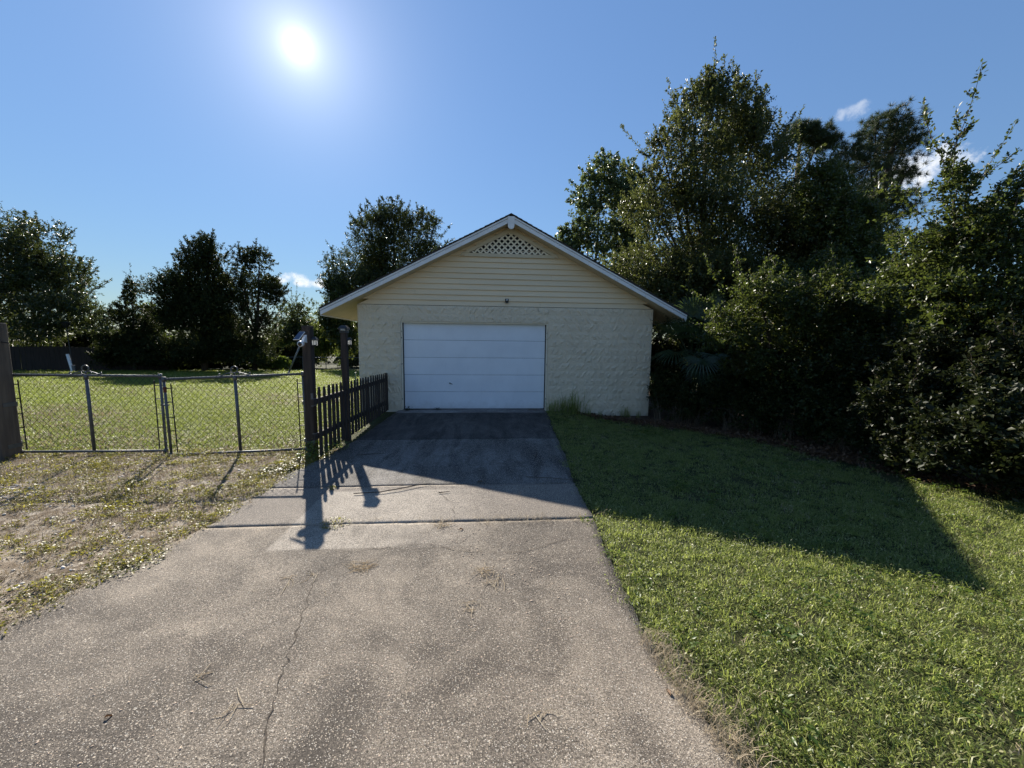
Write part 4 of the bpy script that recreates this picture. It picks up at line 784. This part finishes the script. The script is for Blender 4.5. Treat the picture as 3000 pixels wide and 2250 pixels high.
tree('undergrowth_bush','dark dense bush in the shade under the tall shrub','bush',(9.7,-.2),'R7',46000,.10,.5,m_leafB,tr=.06,seed=15,twr=.006,fill=.15,ntw=60)  # dense bushes added to block light and keep the hedge foot dark
# pine: tufts of long needles
def pine(label,base,blobs,n,seed):
    g=np.random.default_rng(seed); bx,by=base; bz=G(bx,by); t=thing('pine_tree',label,'tree',(bx,by,bz),GB); PS=[];AX=[]
    vol=np.array([b[3]*b[4]*b[5] for b in blobs])**.6; tips=[]
    for b,c in zip(blobs,(n*vol/vol.sum()).astype(int)):
        k=max(6,c//60); u=unit(k,g); u[:,2]*=.85; p0=np.array(b[:3])+u*np.array(b[3:6])*np.array([1,1,1.35])*g.uniform(.3,1,(k,1))
        tips.append((b,p0)); q=np.repeat(p0,60,0); dd=nrm(g.normal(0,1,q.shape)+np.repeat(u,60,0)*.6+np.array([0,0,.35])); PS.append(q+dd*.03); AX.append(dd)
    P=np.concatenate(PS); A=np.concatenate(AX); m_=len(P); a=nrm(A); s=nrm(np.cross(a,g.normal(0,1,a.shape))); L=.26*g.uniform(.7,1.2,(m_,1))
    v=np.stack([P-s*.008,P+s*.008,P+a*L],1).reshape(-1,3)-np.array([bx,by,bz]); f=np.arange(m_*3).reshape(-1,3); put('crown',raw_mesh('crown',v,f),m_needle,t)
    m=MB(); top=max(blobs,key=lambda b:b[2]); tr=[Vector((bx,by,bz-.3)),Vector((bx*.6+top[0]*.4,by,bz+(top[2]-bz)*.5)),Vector(top[:3])]; m.tube(tr,[.25,.19,.06],8)
    for b,p0 in tips:
        c=Vector(b[:3]); s_=tr[1].lerp(tr[2],.2+.5*g.random()); m.tube([s_,s_.lerp(c,.5)+Vector((0,0,-.2)),c],[.09,.06,.03],6)
        for p in p0[::3]: m.tube([c,tuple(p)],[.02,.008],3,False)
    part('trunk',m,m_bark,t,True)
R3=BL['R3'][0]
tree('vine_covered_tree','tree draped in yellow flecked vines between the tall shrub and the pine','tree',(9.6,.2),'R8',50000,.066,.55,m_leafA,tr=.08,seed=16,twr=.006,sper=70,fill=.3,ntw=160,twl=.7,up=.2)
BL['R9']=([(5.0,-.3,.45,.5,.5,.8),(5.25,-1.0,.25,.55,.5,.55),(5.7,-1.7,.3,.55,.5,.6),(6.05,-2.6,.3,.5,.5,.6),(6.3,-3.5,.3,.5,.5,.6),(6.5,-4.3,.35,.5,.5,.6),(6.2,-1.4,.9,.6,.5,.7),(6.8,-2.6,1.0,.6,.5,.8),(6.95,-3.6,1.1,.6,.5,.8)],[])
tree('shade_shrub','low dark tangle of shrubs at the lawn edge below the fan palm','bush',(6.1,-2.4),'R9',34000,.062,.5,m_leafB,tr=.03,seed=17,twr=.005,sper=60,fill=.1,ntw=60,twl=.8,up=.2)
pine('tall pine with rounded needle clumps behind the shrubs at upper right',(21,10.2),R3[:5]+R3[7:],76000,21)
pine('smaller pine whose flat crown just clears the tall shrub',(17,10.6),R3[5:7],20000,22)
# more woodland round the plot, each a tree of its own
def rblob(x,y,h,w,g):
    z=G(x,y); o=[(x+g.normal(0,.2*w),y+g.normal(0,.2*w),z+h*(.12+.76*i/5),w*(1-.13*i)*g.uniform(.7,1.),w*.8*(1-.12*i),h*.19) for i in range(6)]
    sh=[]
    for i in range(5): a=x+g.normal(0,.45*w); sh.append((a,y,z+h*.7,a+g.normal(0,.15*w),y,z+h*g.uniform(.92,1.12)))
    return o,sh
g_=np.random.default_rng(77)
WL=[(-43,27,9,4,'olive'),(-47,20,8,4,'olive'),(-42,13,6,3.2,'olive'),(-40,6,5,3,'dark'),(-31,30,5.6,3,'pale'),(-27.5,33,4.6,3,'olive'),(-24,30,5,2.6,'olive'),(-15.5,38,5.2,3.,'pale'),(-12,36,5.4,3,'olive'),
    (-30,26.3,3.4,3.,'dark'),(-27.5,25.2,2.6,2.6,'dark'),(-34,26,3,3,'dark'),(-21.5,26.2,2.6,2.6,'dark'),(-17.6,26.8,2.2,2.2,'dark'),(-25,25.5,2.6,2.4,'dark'),(8.2,7,4.2,2.2,'dark'),(12.5,5,6.4,2.6,'dark'),(13.5,1.5,5.6,2.4,'dark'),(12.8,-2.5,4.6,2.0,'dark'),(11.0,2.6,6.6,2.2,'dark'),(16.5,6,7,3,'dark'),(10.6,-6.2,3.2,1.5,'dark')]
spot=['at the far left end of the board fence','left of all the other trees near the frame edge','outside the left end of the board fence','far left of the thick timber post','in the gap left of the conical tree','low between the conical tree and the large spreading tree','behind the conical tree','behind the lamp posts','behind the tall rounded tree',
      'low behind the left end of the board fence','low behind the right end of the board fence','behind the board fence under the large spreading tree','low under the large dark oak','low under the forked tree','low right of the conical tree','directly behind the garage eave on the right','right of the tall shrub','in the deep shade right of the tall shrub','behind the open branched shrub','tucked behind the tall shrub','under the pines','at the right frame edge behind the open branched shrub']
for i,(x,y,h,w,c) in enumerate(WL):
    mt={'olive':m_leafA,'pale':m_leafC,'dark':m_leafB}[c]; near=x>5
    tree('woodland_tree',f'{c} green bushy tree {spot[i]}','tree',(x,y),None,7000 if near else 11000,.11 if near else .22,.48,mt,tr=.12,seed=100+i,group='woodland trees behind the plot',twr=.012,sper=30,fill=.3,ntw=30,bb=rblob(x,y,h,w,g_))
# far wood closing the horizon: one mass
def wood():
    g=np.random.default_rng(5); n=30000; a=g.uniform(-1.35,1.35,n); r=g.uniform(58,75,n); x=r*np.sin(a)*1.4; y=-10+r*np.cos(a)*1.0+8
    hh=3.8+1.3*np.sin(x*.21)+.9*np.sin(x*.53+1)+.5*np.sin(x*1.3); z=gz(x,y)+hh*g.random(n)**.7
    v,f=leaves(np.stack([x,y,z],1),g.normal(0,1,(n,3)),.75,.6,g); o=put('distant_woods',raw_mesh('distant_woods',v,f),m_leafB); o['kind']='stuff'; o['label']='dark low belt of woodland far behind the garden'; o['category']='woods'
wood()
# fan palm beside the garage
def palm():
    bx,by=5.75,.1; bz=G(bx,by); t=thing('fan_palm','dark fan palm with drooping fronds in the shade right of the garage wall','palm',(bx,by,bz)); g=np.random.default_rng(31)
    m=MB(); m.tube([(bx,by,bz-.2),(bx+.05,by,bz+.9),(bx+.1,by,bz+1.5)],[.11,.10,.09],9); part('trunk',m,m_bark,t,True)
    crown=Vector((bx+.1,by,bz+1.5))
    specs=[(-.75,-.55,.25,-.55),(-.55,-.75,.6,-.3),(.05,-.9,.2,-.5),(-.85,-.1,.75,.0),(.65,-.6,.5,-.2),(-.3,-.5,1.15,.5),(.25,-.45,1.35,.7),(.7,.1,1.0,.4),(-.6,.3,1.1,.4),(.1,.5,1.3,.6),(-.1,-.75,-.25,-.8),(.5,-.8,-.1,-.7),(-.45,-1.25,.1,-.6),(.1,-1.3,-.35,-.9),(-.75,-.95,.75,.1)]
    for hx,hy,hz,drp in specs:
        hub=crown+Vector((hx,hy,hz)); d=(hub-crown).normalized(); d=(d+Vector((0,0,drp))).normalized(); m=MB()
        m.tube([crown,crown.lerp(hub,.5)+Vector((0,0,.12)),hub],[.016,.012,.009],5)
        s=d.cross(Vector((0,0,1)))
        if s.length<.1: s=Vector((1,0,0))
        s.normalize(); nn=s.cross(d).normalized()
        for k in range(30):
            a=(k/29-.5)*4.0; L=.72*(1-.25*abs(a)/2.0)*g.uniform(.9,1.08); dr=d*math.cos(a)+s*math.sin(a); sd=(dr.cross(nn)).normalized(); w=.017
            p1=hub+dr*L*.5+nn*.03; p2=hub+dr*L*.85+Vector((0,0,-.06*L)); p3=hub+dr*L+Vector((0,0,-.20*L))
            m.add([hub-sd*.003,hub+sd*.003,p1+sd*w,p1-nn*.008,p1-sd*w,p2+sd*w*.6,p2-sd*w*.6,p3],[(0,1,2,3),(0,3,4),(3,2,5,6),(4,3,6),(6,5,7)])
        part('frond',m,m_frond,t)
palm()
# ------------------------------------------------------------------ scattered ground cover
def blades(n,rad,h0,h1,w,lean,g,curl=.5):
    r=rad*np.sqrt(g.random(n)); a=g.uniform(0,6.283,n); p=np.stack([r*np.cos(a),r*np.sin(a),np.zeros(n)-.006],1)
    az=g.uniform(0,6.283,n); d=np.stack([np.cos(az),np.sin(az),np.zeros(n)],1); s=np.stack([-d[:,1],d[:,0],np.zeros(n)],1)
    h=g.uniform(h0,h1,n)[:,None]; l=(lean*g.uniform(.3,1.4,n))[:,None]; ww=w*g.uniform(.7,1.3,n)[:,None]
    m1=p+np.array([0,0,1.])*h*.55*np.cos(l*.5)+d*h*.55*np.sin(l*.5); t=m1+np.array([0,0,1.])*h*.5*np.cos(l*(1+curl))+d*h*.5*np.sin(l*(1+curl))
    v=np.stack([p-s*ww*.5,p+s*ww*.5,m1+s*ww*.42,m1-s*ww*.42,t],1).reshape(-1,3); i=np.arange(n)[:,None]*5
    f=np.concatenate([i+[0,1,2],i+[0,2,3],i+[3,2,4]],1).reshape(-1,3); return v,f
def roundleaves(n,rad,h0,h1,ls,g,wd=.85):
    r=rad*np.sqrt(g.random(n)); a=g.uniform(0,6.283,n); p=np.stack([r*np.cos(a),r*np.sin(a),g.uniform(h0,h1,n)],1)
    return leaves(p,np.stack([np.cos(a+g.normal(0,1,n)),np.sin(a+g.normal(0,1,n)),g.normal(.15,.3,n)],1),ls,wd,g,1.4)
def merge(*vf):
    V=[];F=[];o=0
    for v,f in vf: V.append(v); F.append(f+o); o+=len(v)
    return np.concatenate(V),np.concatenate(F)
def source(name,meshes,mat):
    c=bpy.data.collections.new(name)
    for i,(v,f) in enumerate(meshes):
        me=raw_mesh(f'{name}_{i}',v,f); me.materials.append(mat); c.objects.link(bpy.data.objects.new(f'{name}_{i}',me))
    return c,len(meshes)
def scatter(name,src,pts,g,mat,label,cat,smin=.8,smax=1.2,tilt=.15,structure_=None,sc=None):
    c,k=src; n=len(pts); me=bpy.data.meshes.new(name); me.vertices.add(n); me.vertices.foreach_set('co',np.asarray(pts,np.float32).ravel())
    rot=np.stack([g.normal(0,tilt,n),g.normal(0,tilt,n),g.uniform(0,6.283,n)],1).astype(np.float32); s=(g.uniform(smin,smax,n) if sc is None else sc*g.uniform(smin,smax,n)).astype(np.float32)
    a=me.attributes.new('rot','FLOAT_VECTOR','POINT'); a.data.foreach_set('vector',rot.ravel()); a=me.attributes.new('scl','FLOAT','POINT'); a.data.foreach_set('value',s)
    a=me.attributes.new('pick','INT','POINT'); a.data.foreach_set('value',g.integers(0,k,n).astype(np.int32))
    o=bpy.data.objects.new(name,me); COL.objects.link(o); o['kind']='stuff'; o['label']=label; o['category']=cat
    ng=bpy.data.node_groups.new(name,'GeometryNodeTree'); ng.interface.new_socket('Geometry',in_out='INPUT',socket_type='NodeSocketGeometry'); ng.interface.new_socket('Geometry',in_out='OUTPUT',socket_type='NodeSocketGeometry')
    N=ng.nodes; gi=N.new('NodeGroupInput'); go=N.new('NodeGroupOutput'); ip=N.new('GeometryNodeInstanceOnPoints'); ci=N.new('GeometryNodeCollectionInfo')
    ci.inputs['Collection'].default_value=c; ci.inputs['Separate Children'].default_value=True; ci.inputs['Reset Children'].default_value=True
    def na(nm,ty):
        x=N.new('GeometryNodeInputNamedAttribute'); x.data_type=ty; x.inputs['Name'].default_value=nm; return next(q for q in x.outputs if q.enabled and q.name=='Attribute')
    L=ng.links.new; L(gi.outputs[0],ip.inputs['Points']); L(ci.outputs[0],ip.inputs['Instance']); ip.inputs['Pick Instance'].default_value=True
    er=N.new('FunctionNodeEulerToRotation'); L(na('rot','FLOAT_VECTOR'),er.inputs[0]); L(er.outputs[0],ip.inputs['Rotation'])
    L(na('scl','FLOAT'),ip.inputs['Scale']); L(na('pick','INT'),ip.inputs['Instance Index']); L(ip.outputs[0],go.inputs[0])
    md=o.modifiers.new('scatter','NODES'); md.node_group=ng; return o
def inside(x,y,side):  # right of / left of the drive
    return x>ex(RE,y)+.0 if side=='r' else x<ex(LE,y)-.0
g=np.random.default_rng(50)
m_grassN=leafmat('lawn_blade',[(0.,(.065,.10,.022)),(.5,(.15,.19,.046)),(.82,(.25,.27,.09)),(.93,(.36,.34,.16)),(1.,(.50,.46,.28))],(.60,.70,.16),.52,.42,.45)
m_grassF=leafmat('sunny_lawn_blade',[(0.,(.075,.11,.014)),(.6,(.115,.155,.02)),(.92,(.17,.19,.035)),(1.,(.26,.23,.09))],(.42,.49,.09),.52,.45,.4)
m_weed=leafmat('verge_weed',[(0.,(.075,.09,.014)),(.6,(.145,.145,.024)),(1.,(.24,.19,.045))],(.48,.44,.07),.45,.45,.4)
m_straw=leafmat('dry_straw',[(0.,(.20,.145,.085)),(.5,(.32,.25,.16)),(1.,(.45,.38,.27))],(.4,.32,.2),.2,.6,.3)
m_stem=leafmat('bleached_stem',[(0.,(.58,.47,.32)),(1.,(.74,.65,.50))],(.75,.65,.45),.45,.6,.3)
m_thatch=leafmat('brown_thatch',[(0.,(.11,.075,.042)),(.5,(.20,.145,.085)),(1.,(.34,.27,.17))],(.35,.27,.15),.3,.6,.3)
m_deadleaf=leafmat('dead_leaf',[(0.,(.07,.04,.025)),(.6,(.13,.075,.04)),(1.,(.22,.13,.07))],(.2,.1,.04),.2,.6,.3)
m_stone=leafmat('pale_stone',[(0.,(.45,.40,.33)),(.5,(.58,.53,.46)),(1.,(.68,.65,.6))],(.5,.5,.5),0.,.7,.3)
m_pebble=leafmat('aggregate_pebble',[(0.,(.50,.42,.31)),(.3,(.62,.55,.44)),(.55,(.40,.27,.18)),(.75,(.66,.62,.54)),(.9,(.25,.2,.17)),(1.,(.75,.72,.68))],(.5,.5,.5),0.,.55,.35)
tuftN=source('lawn_tuft',[merge(blades(60,.11,.022,.058,.0038,1.15,g),roundleaves(22,.11,.008,.032,.015,g,.7)) for _ in range(9)]+[blades(12,.05,.05,.10,.0045,.8,g)],m_grassN)
def area(x0,x1,y0,y1,d,f):
    n=int((x1-x0)*(y1-y0)*d); x=g.uniform(x0,x1,n); y=g.uniform(y0,y1,n); k=f(x,y); x,y=x[k],y[k]; return x,y
wob=lambda x,y:np.sin(x*1.7+np.sin(y*1.3)*1.5)*np.sin(y*2.1+np.sin(x*.9)*1.7)
HLx=lambda y:np.interp(y,[a for a,_ in HL],[b for _,b in HL])
def rl(x,y): return (x>ex(RE,y)-.01+.04*np.sin(y*7)+.03*np.sin(y*17)+.14*np.exp(-((y+8.8)/.7)**2))&(x<HLx(y)+.12*np.sin(y*5))&((y<-.12)|(x>99))
x1,y1=area(1.1,7.4,-9.6,-6.0,230,rl); x2,y2=area(1.2,7,-6.0,-.12,150,rl)
X=np.concatenate([x1,x2]); Y=np.concatenate([y1,y2]); 
thin=(1-sm(X,HLx(Y)-1.1,HLx(Y)+.1)*.8)*(.78+.22*wob(X,Y)); k=g.random(len(X))<thin; X,Y=X[k],Y[k]
scatter('lawn_grass',tuftN,np.stack([X,Y,gz(X,Y)+.002],1),g,m_grassN,'short mown grass of the lawn right of the drive','grass',.75,1.2,.18)
lst=source('lawn_straw',[blades(5,.05,.05,.11,.0028,1.7,g,.15) for _ in range(4)],m_straw); x,y=area(1.2,7.2,-9.6,-1,16,rl); k=g.random(len(x))<(.5+.5*wob(x*1.5+1,y*1.5)); x,y=x[k],y[k]
scatter('lawn_thatch',lst,np.stack([x,y,gz(x,y)+.025],1),g,m_straw,'dry clippings lying on the lawn right of the drive','dry grass',.7,1.2,.25)
tuftF=source('back_lawn_tuft',[merge(blades(50,.13,.03,.075,.006,1.0,g),roundleaves(10,.12,.01,.04,.022,g,.7)) for _ in range(6)],m_grassF)
def bl(x,y): return (x<-2.36-.06*np.sin(y*4))&((y>-3.72+.25*wob(x*2,y*2)))&(~((x>XL-.1)&(y>0)&(y<DEP)))
P=[]
for (a,b,c,d,den,s) in ((-13,-2.3,-4.2,1.5,150,.85),(-21,-2.4,1.5,6,85,1.15),(-31,-2.6,6,13,42,1.6),(-46,-3,13,26,18,2.4)):
    x,y=area(a,b,c,d,den,bl); P.append((x,y,np.full(len(x),s)))
X=np.concatenate([q[0] for q in P]); Y=np.concatenate([q[1] for q in P]); SC=np.concatenate([q[2] for q in P])
scatter('back_lawn_grass',tuftF,np.stack([X,Y,gz(X,Y)],1),g,m_grassF,'sunlit yellow green lawn behind the gates','grass',.8,1.2,.15,sc=SC)
x,y=area(-13,-2.4,-4,4,26,bl); xb,yb_=area(-30,-3,4,22,9,bl); x=np.concatenate([x,xb]); y=np.concatenate([y,yb_]); k=g.random(len(x))<np.clip(.15+.9*np.sin(y*1.1+.35*x+np.sin(x*.8)),.05,1); x,y=x[k],y[k]
blt=source('back_lawn_straw',[blades(22,.2,.03,.09,.006,1.7,g,.1) for _ in range(4)],m_thatch)
scatter('back_lawn_thatch',blt,np.stack([x,y,gz(x,y)+.035],1),g,m_thatch,'streaks of dry cut grass on the sunlit lawn behind the gates','dry grass',.8,1.6,.12)
lw=source('lawn_weed',[roundleaves(26,.07,.015,.05,.034,g,.5) for _ in range(5)],m_leafC)
x,y=area(1.2,7.2,-9.6,-.5,22,rl); k=g.random(len(x))<np.clip(.1+.9*wob(x*1.1+4,y*1.2),.04,1); x,y=x[k],y[k]
scatter('lawn_weeds',lw,np.stack([x,y,gz(x,y)+.005],1),g,m_leafC,'broad leaved weeds growing in patches in the lawn','weeds',.6,1.3,.2)
# verge: creeping weeds in patches, straw, pale stones
weed=source('verge_weed_tuft',[merge(roundleaves(46,.085,.004,.035,.021,g,.6),blades(8,.07,.03,.07,.004,.9,g)) for _ in range(6)],m_weed)
def vg(x,y): return (x<ex(LE,y)+.04)&(x>-9.5)
x,y=area(-9.5,-2.2,-9.5,-3.55,190,vg); pat=.5+.5*np.sin(x*2.3+np.sin(y*1.9)*2)*np.sin(y*2.7+np.sin(x*1.6)*2); edge=np.exp(-np.abs(ex(LE,y)-x)/.20)
k=g.random(len(x))<np.clip(.22+.55*pat**2+.85*edge+.22*wob(x*3,y*3),0,.97); x,y=x[k],y[k]
scatter('verge_weeds',weed,np.stack([x,y,gz(x,y)+.006],1),g,m_weed,'low yellow green weeds creeping over the sandy verge','weeds',.6,1.25,.2)
straw=source('straw_bits',[blades(34,.12,.03,.09,.0028,1.6,g,.1) for _ in range(5)],m_thatch)
x,y=area(-9.5,-2.2,-9.5,-3.6,75,vg); scatter('verge_straw',straw,np.stack([x,y,gz(x,y)+.008],1),g,m_thatch,'dry straw lying over the sandy verge','dry grass',.7,1.3,.2)
def stone(g):
    v=[];f=[];n=6
    v.append((0,0,.45)); 
    for j,(r,z) in enumerate(((.7,.32),(1.,0.),(.7,-.3))):
        for i in range(n): a=6.283*(i+.5*j)/n; q=r*g.uniform(.8,1.2); v.append((q*math.cos(a),q*.7*math.sin(a),z*g.uniform(.8,1.2)))
    for i in range(n): f.append((0,1+i,1+(i+1)%n))
    for j in range(2):
        for i in range(n):
            a=1+j*n+i; b=1+j*n+(i+1)%n; f+= [(a,a+n,b),(b,a+n,b+n)]
    return np.array(v,float),np.array(f)
def stones(k,r): 
    o=[]
    for _ in range(k): v,f=stone(g); o.append((v*r,f))
    return o
st=source('verge_stone',stones(6,.022),m_stone)
x,y=area(-9.5,-2.0,-9.3,-3.7,170,vg); k=g.random(len(x))<np.clip(.06+.8*(.5+.5*wob(x*.9+2,y*.9))**3,0,1); x,y=x[k],y[k]
scatter('verge_stones',st,np.stack([x,y,gz(x,y)+.009],1),g,m_stone,'small pale stones strewn over the sandy verge','stones',.3,1.15,.2)
pb=source('drive_pebble',stones(7,.0062),m_pebble)
def dv(x,y): return (x>ex(LE,y)+.03)&(x<ex(RE,y)-.03)
x,y=area(-3,1.4,-9.4,-6.4,300,dv); k=g.random(len(x))<(.35+.35*wob(x*1.2,y*1.2)); x,y=x[k],y[k]; z=np.full(len(x),-.0005)
scatter('drive_pebbles',pb,np.stack([x,y,z],1),g,m_pebble,'rounded pebbles exposed in the near drive slab','pebbles',.4,1.25,.1)
# needles and straw along the drive edges and joint
def edge_pts(n,tab,y0,y1,sg,w):
    y=g.uniform(y0,y1,n); x=ex(tab,y)+sg*np.abs(g.normal(0,w,n))-.03*sg; return x,y
x,y=edge_pts(330,RE,-9.6,-7.9,1,.07); xb,yb_=edge_pts(110,LE,-9.5,-5,-1,.05); xc,yc=g.uniform(-2.2,1.2,70),-6.34+g.normal(0,.05,70)
X=np.concatenate([x,xb,xc]); Y=np.concatenate([y,yb_,yc])
needle=source('pine_needle_litter',[blades(9,.06,.05,.11,.0019,1.9,g,.05) for _ in range(5)],m_straw)
scatter('needle_litter',needle,np.stack([X,Y,np.full(len(X),.004)],1),g,m_straw,'dry pine needles gathered along the drive edges','pine needles',.6,1.2,.1)
x,y=area(-2.8,1.4,-9.3,-5.2,5,dv); one=source('single_needle',[blades(2,.02,.05,.11,.0018,1.9,g,.05) for _ in range(5)],m_straw)
scatter('loose_needles',one,np.stack([x,y,np.full(len(x),.008)],1),g,m_straw,'single dry needles strewn over the drive','pine needles',.6,1.2,.05)
# leaf litter and dry stalks under the hedge
dl=source('dead_leaves',[roundleaves(24,.14,.0,.02,.05,g,.6) for _ in range(5)],m_deadleaf)
y=g.uniform(-7.5,.3,900); x=HLx(y)+np.abs(g.normal(0,.55,900))-.15; scatter('leaf_litter',dl,np.stack([x,y,gz(x,y)+.012],1),g,m_deadleaf,'brown dead leaves on the ground under the shrubs','leaf litter',.7,1.3,.15)
m_stalk=leafmat('brown_stalk',[(0.,(.07,.05,.032)),(1.,(.16,.12,.08))],(.15,.12,.08),.15,.7,.2)
stalk=source('dry_stalk',[blades(10,.09,.35,.75,.007,.6,g,.8) for _ in range(5)],m_stalk)
y=g.uniform(-5.6,-1.0,60); x=HLx(y)+.35+np.abs(g.normal(0,.5,60)); scatter('dry_stalks',stalk,np.stack([x,y,gz(x,y)],1),g,m_straw,'tall dry grass stalks at the dark foot of the shrubs','dry grass',.6,1.2,.2)
tall=source('tall_grass_tuft',[blades(34,.08,.16,.46,.0055,.55,g,.9) for _ in range(4)],m_grassN)
px=np.array([1.95,2.1,2.25,2.4,2.58,2.72,2.95,3.3,3.9,4.05,4.3,2.0,2.3,2.6]); py=-.1-g.random(14)*.12; scl=1.9*np.array([.6,.8,.9,1.,1.1,.85,.6,.4,.5,.55,.4,.5,.6,.5])
scatter('wall_grass',tall,np.stack([px,py,gz(px,py)],1),g,m_grassN,'tall unmown grass along the foot of the garage wall','grass',.85,1.15,.1,sc=scl)
# ------------------------------------------------------------------ single plants and litter
def plant(name,label,cat,loc,k,rad,h,ls,mat,seed,group=None,bl_=0):
    g2=np.random.default_rng(seed); a=roundleaves(k,rad,.005,h,ls,g2,.62); vf=[a]
    if bl_: vf.append(blades(bl_,rad*.8,h*.6,h*1.4,.005,.7,g2))
    v,f=merge(*vf); r=np.hypot(v[:,0],v[:,1]); v[:,2]*=np.clip(1.15-r/rad*.6,.3,1.2)
    o=put(name,raw_mesh(name,v,f),mat,None,loc); tag(o,label,cat,group)
plant('weed_clump','bushy green weeds around the foot of the tall gate post','weeds',(-2.38,-4.02,-.01),420,.26,.26,.045,m_leafC,61)
plant('weed_clump','bright green creeping weed on the rubble left of the drive edge','weeds',(-2.62,-4.62,-.01),420,.22,.12,.042,m_weed,62)
plant('weed_clump','leafy weed under the picket fence behind the gate post','weeds',(-2.22,-3.62,-.01),240,.20,.2,.04,m_leafC,63)
plant('weed_tuft','small green weed tuft growing in the drive joint','weeds',(-1.24,-6.32,.0),130,.13,.05,.022,m_weed,64,bl_=20)
plant('weed_tuft','tiny weed in the slab crack beside the picket shadow','weeds',(-1.62,-5.38,.0),36,.05,.05,.025,m_weed,65,bl_=10)
plant('weed_clump','dark weed at the bottom left corner of the garage door','weeds',(-1.72,.02,.01),60,.13,.10,.04,m_leafB,66,bl_=14)
plant('weed_clump','small dark weed at the door threshold between corner and handle','weeds',(-.98,.03,.01),40,.10,.07,.035,m_leafB,67,bl_=12)
plant('weed_clump','low dark weed at the bottom right corner of the garage door','weeds',(1.5,-.12,.01),50,.16,.06,.035,m_deadleaf,68,bl_=8)
plant('weed_clump','bright weed mat on the verge where the near slab begins','weeds',(-2.62,-6.9,-.01),300,.24,.07,.026,m_weed,69)
def twigclump(label,loc,k,rad,seed,group='clumps of dry grass lying on the drive'):
    g2=np.random.default_rng(seed); m=MB()
    for i in range(max(5,int(k*.7))):
        a=g2.uniform(0,6.283); c=Vector((g2.normal(0,rad*.35),g2.normal(0,rad*.35),.004+.005*g2.random())); L=rad*g2.uniform(.5,1.2); d=Vector((math.cos(a),math.sin(a),g2.normal(0,.05)))
        e=c+d*L; e.z=min(max(e.z,.004),.012); mid=c.lerp(e,.5)+Vector((g2.normal(0,.012),g2.normal(0,.012),.003)); m.tube([c-d*L*.3,mid,e],[.0019,.0018,.001],4,False)
    o=put('dry_grass_clump',m.mesh('dry_grass_clump'),m_stem,None,loc); tag(o,label,'dry grass',group)
twigclump('dense tangle of dry straw below the tip of the post shadow',(-.76,-7.08,0),46,.12,71)
twigclump('forked dry stem left of the long crack',(-1.24,-7.24,0),7,.11,72)
twigclump('small dry wisp lying just right of the forked dry stem',(-1.12,-7.15,0),6,.08,73)
twigclump('dry straw clump with a flat top right of the drive centre',(.2,-7.22,0),22,.12,74)
twigclump('loose dry straw just below the flat topped clump',(.26,-7.36,0),14,.11,75)
twigclump('dry straw wisp alone in the middle of the near slab',(.1,-7.6,0),12,.08,76)
twigclump('dry straw heap caught in the drive joint near its middle',(-.2,-6.42,0),22,.12,77)
twigclump('dry straw wisp near the bottom edge right of the crack',(.45,-8.38,0),8,.07,78)
twigclump('dry stem bundle at lower left of the drive',(-1.3,-8.05,0),8,.09,79)
twigclump('dry stems lying on the slab left of the crack near the bottom',(-1.02,-8.22,0),7,.10,80)
def stick(label,pts,r):
    m=MB(); m.tube(pts,[r]*(len(pts)-1)+[r*.4],5); b=pts[0]; o=put('fallen_twig',m.mesh('fallen_twig',b),m_bark,None,b); tag(o,label,'twig','fallen twigs on the drive')
stick('long curved dark twig beside the shadow of the capped post',[(-1.30,-5.60,.02),(-1.0,-5.58,.025),(-.80,-5.50,.03),(-.62,-5.40,.03),(-.45,-5.33,.025)],.006)
stick('short dark stick lying in the light patch of the drive',[(-.33,-5.62,.02),(-.2,-5.60,.022)],.007)
stick('thin straight stick across the right end of the slab joint',[(.75,-5.12,.015),(1.1,-5.2,.02),(1.42,-5.28,.01)],.004)
stick('dark stick in the shade near the picket fence',[(-1.75,-4.02,.012),(-1.3,-3.92,.014)],.005)
stick('short thick stick on the right half of the shaded slab',[(1.0,-4.25,.014),(1.07,-3.95,.016)],.006)
def curl(label,loc,s,seed):
    g2=np.random.default_rng(seed); v=[];f=[]
    for i in range(6):
        for j in range(3): v.append(((i/5-.5)*s,(j/2-.5)*s*.45*math.sin(math.pi*(i+.6)/6.2),.012+.018*abs(j-1)+.012*math.sin(i)))
    for i in range(5):
        for j in range(2): a=i*3+j; f.append((a,a+1,a+4,a+3))
    m=MB(); m.add(v,f); o=put('dead_leaf',m.mesh('dead_leaf'),m_deadleaf,None,loc); o.rotation_euler=(0,0,g2.uniform(0,3)); o.scale=(1,1,.45); tag(o,label,'leaf','dead leaves on the drive')
curl('curled brown leaf at the right edge of the drive near the camera',(1.12,-8.3,-.004),.045,1)
curl('dark curled leaf at lower left of the drive',(-1.57,-8.25,-.004),.026,2)
curl('dark curled leaf in the joint below the garage shadow edge',(-.02,-6.5,-.004),.035,3)
curl('yellow brown leaf at the joint in the shade edge',(.15,-5.28,.01),.06,4)
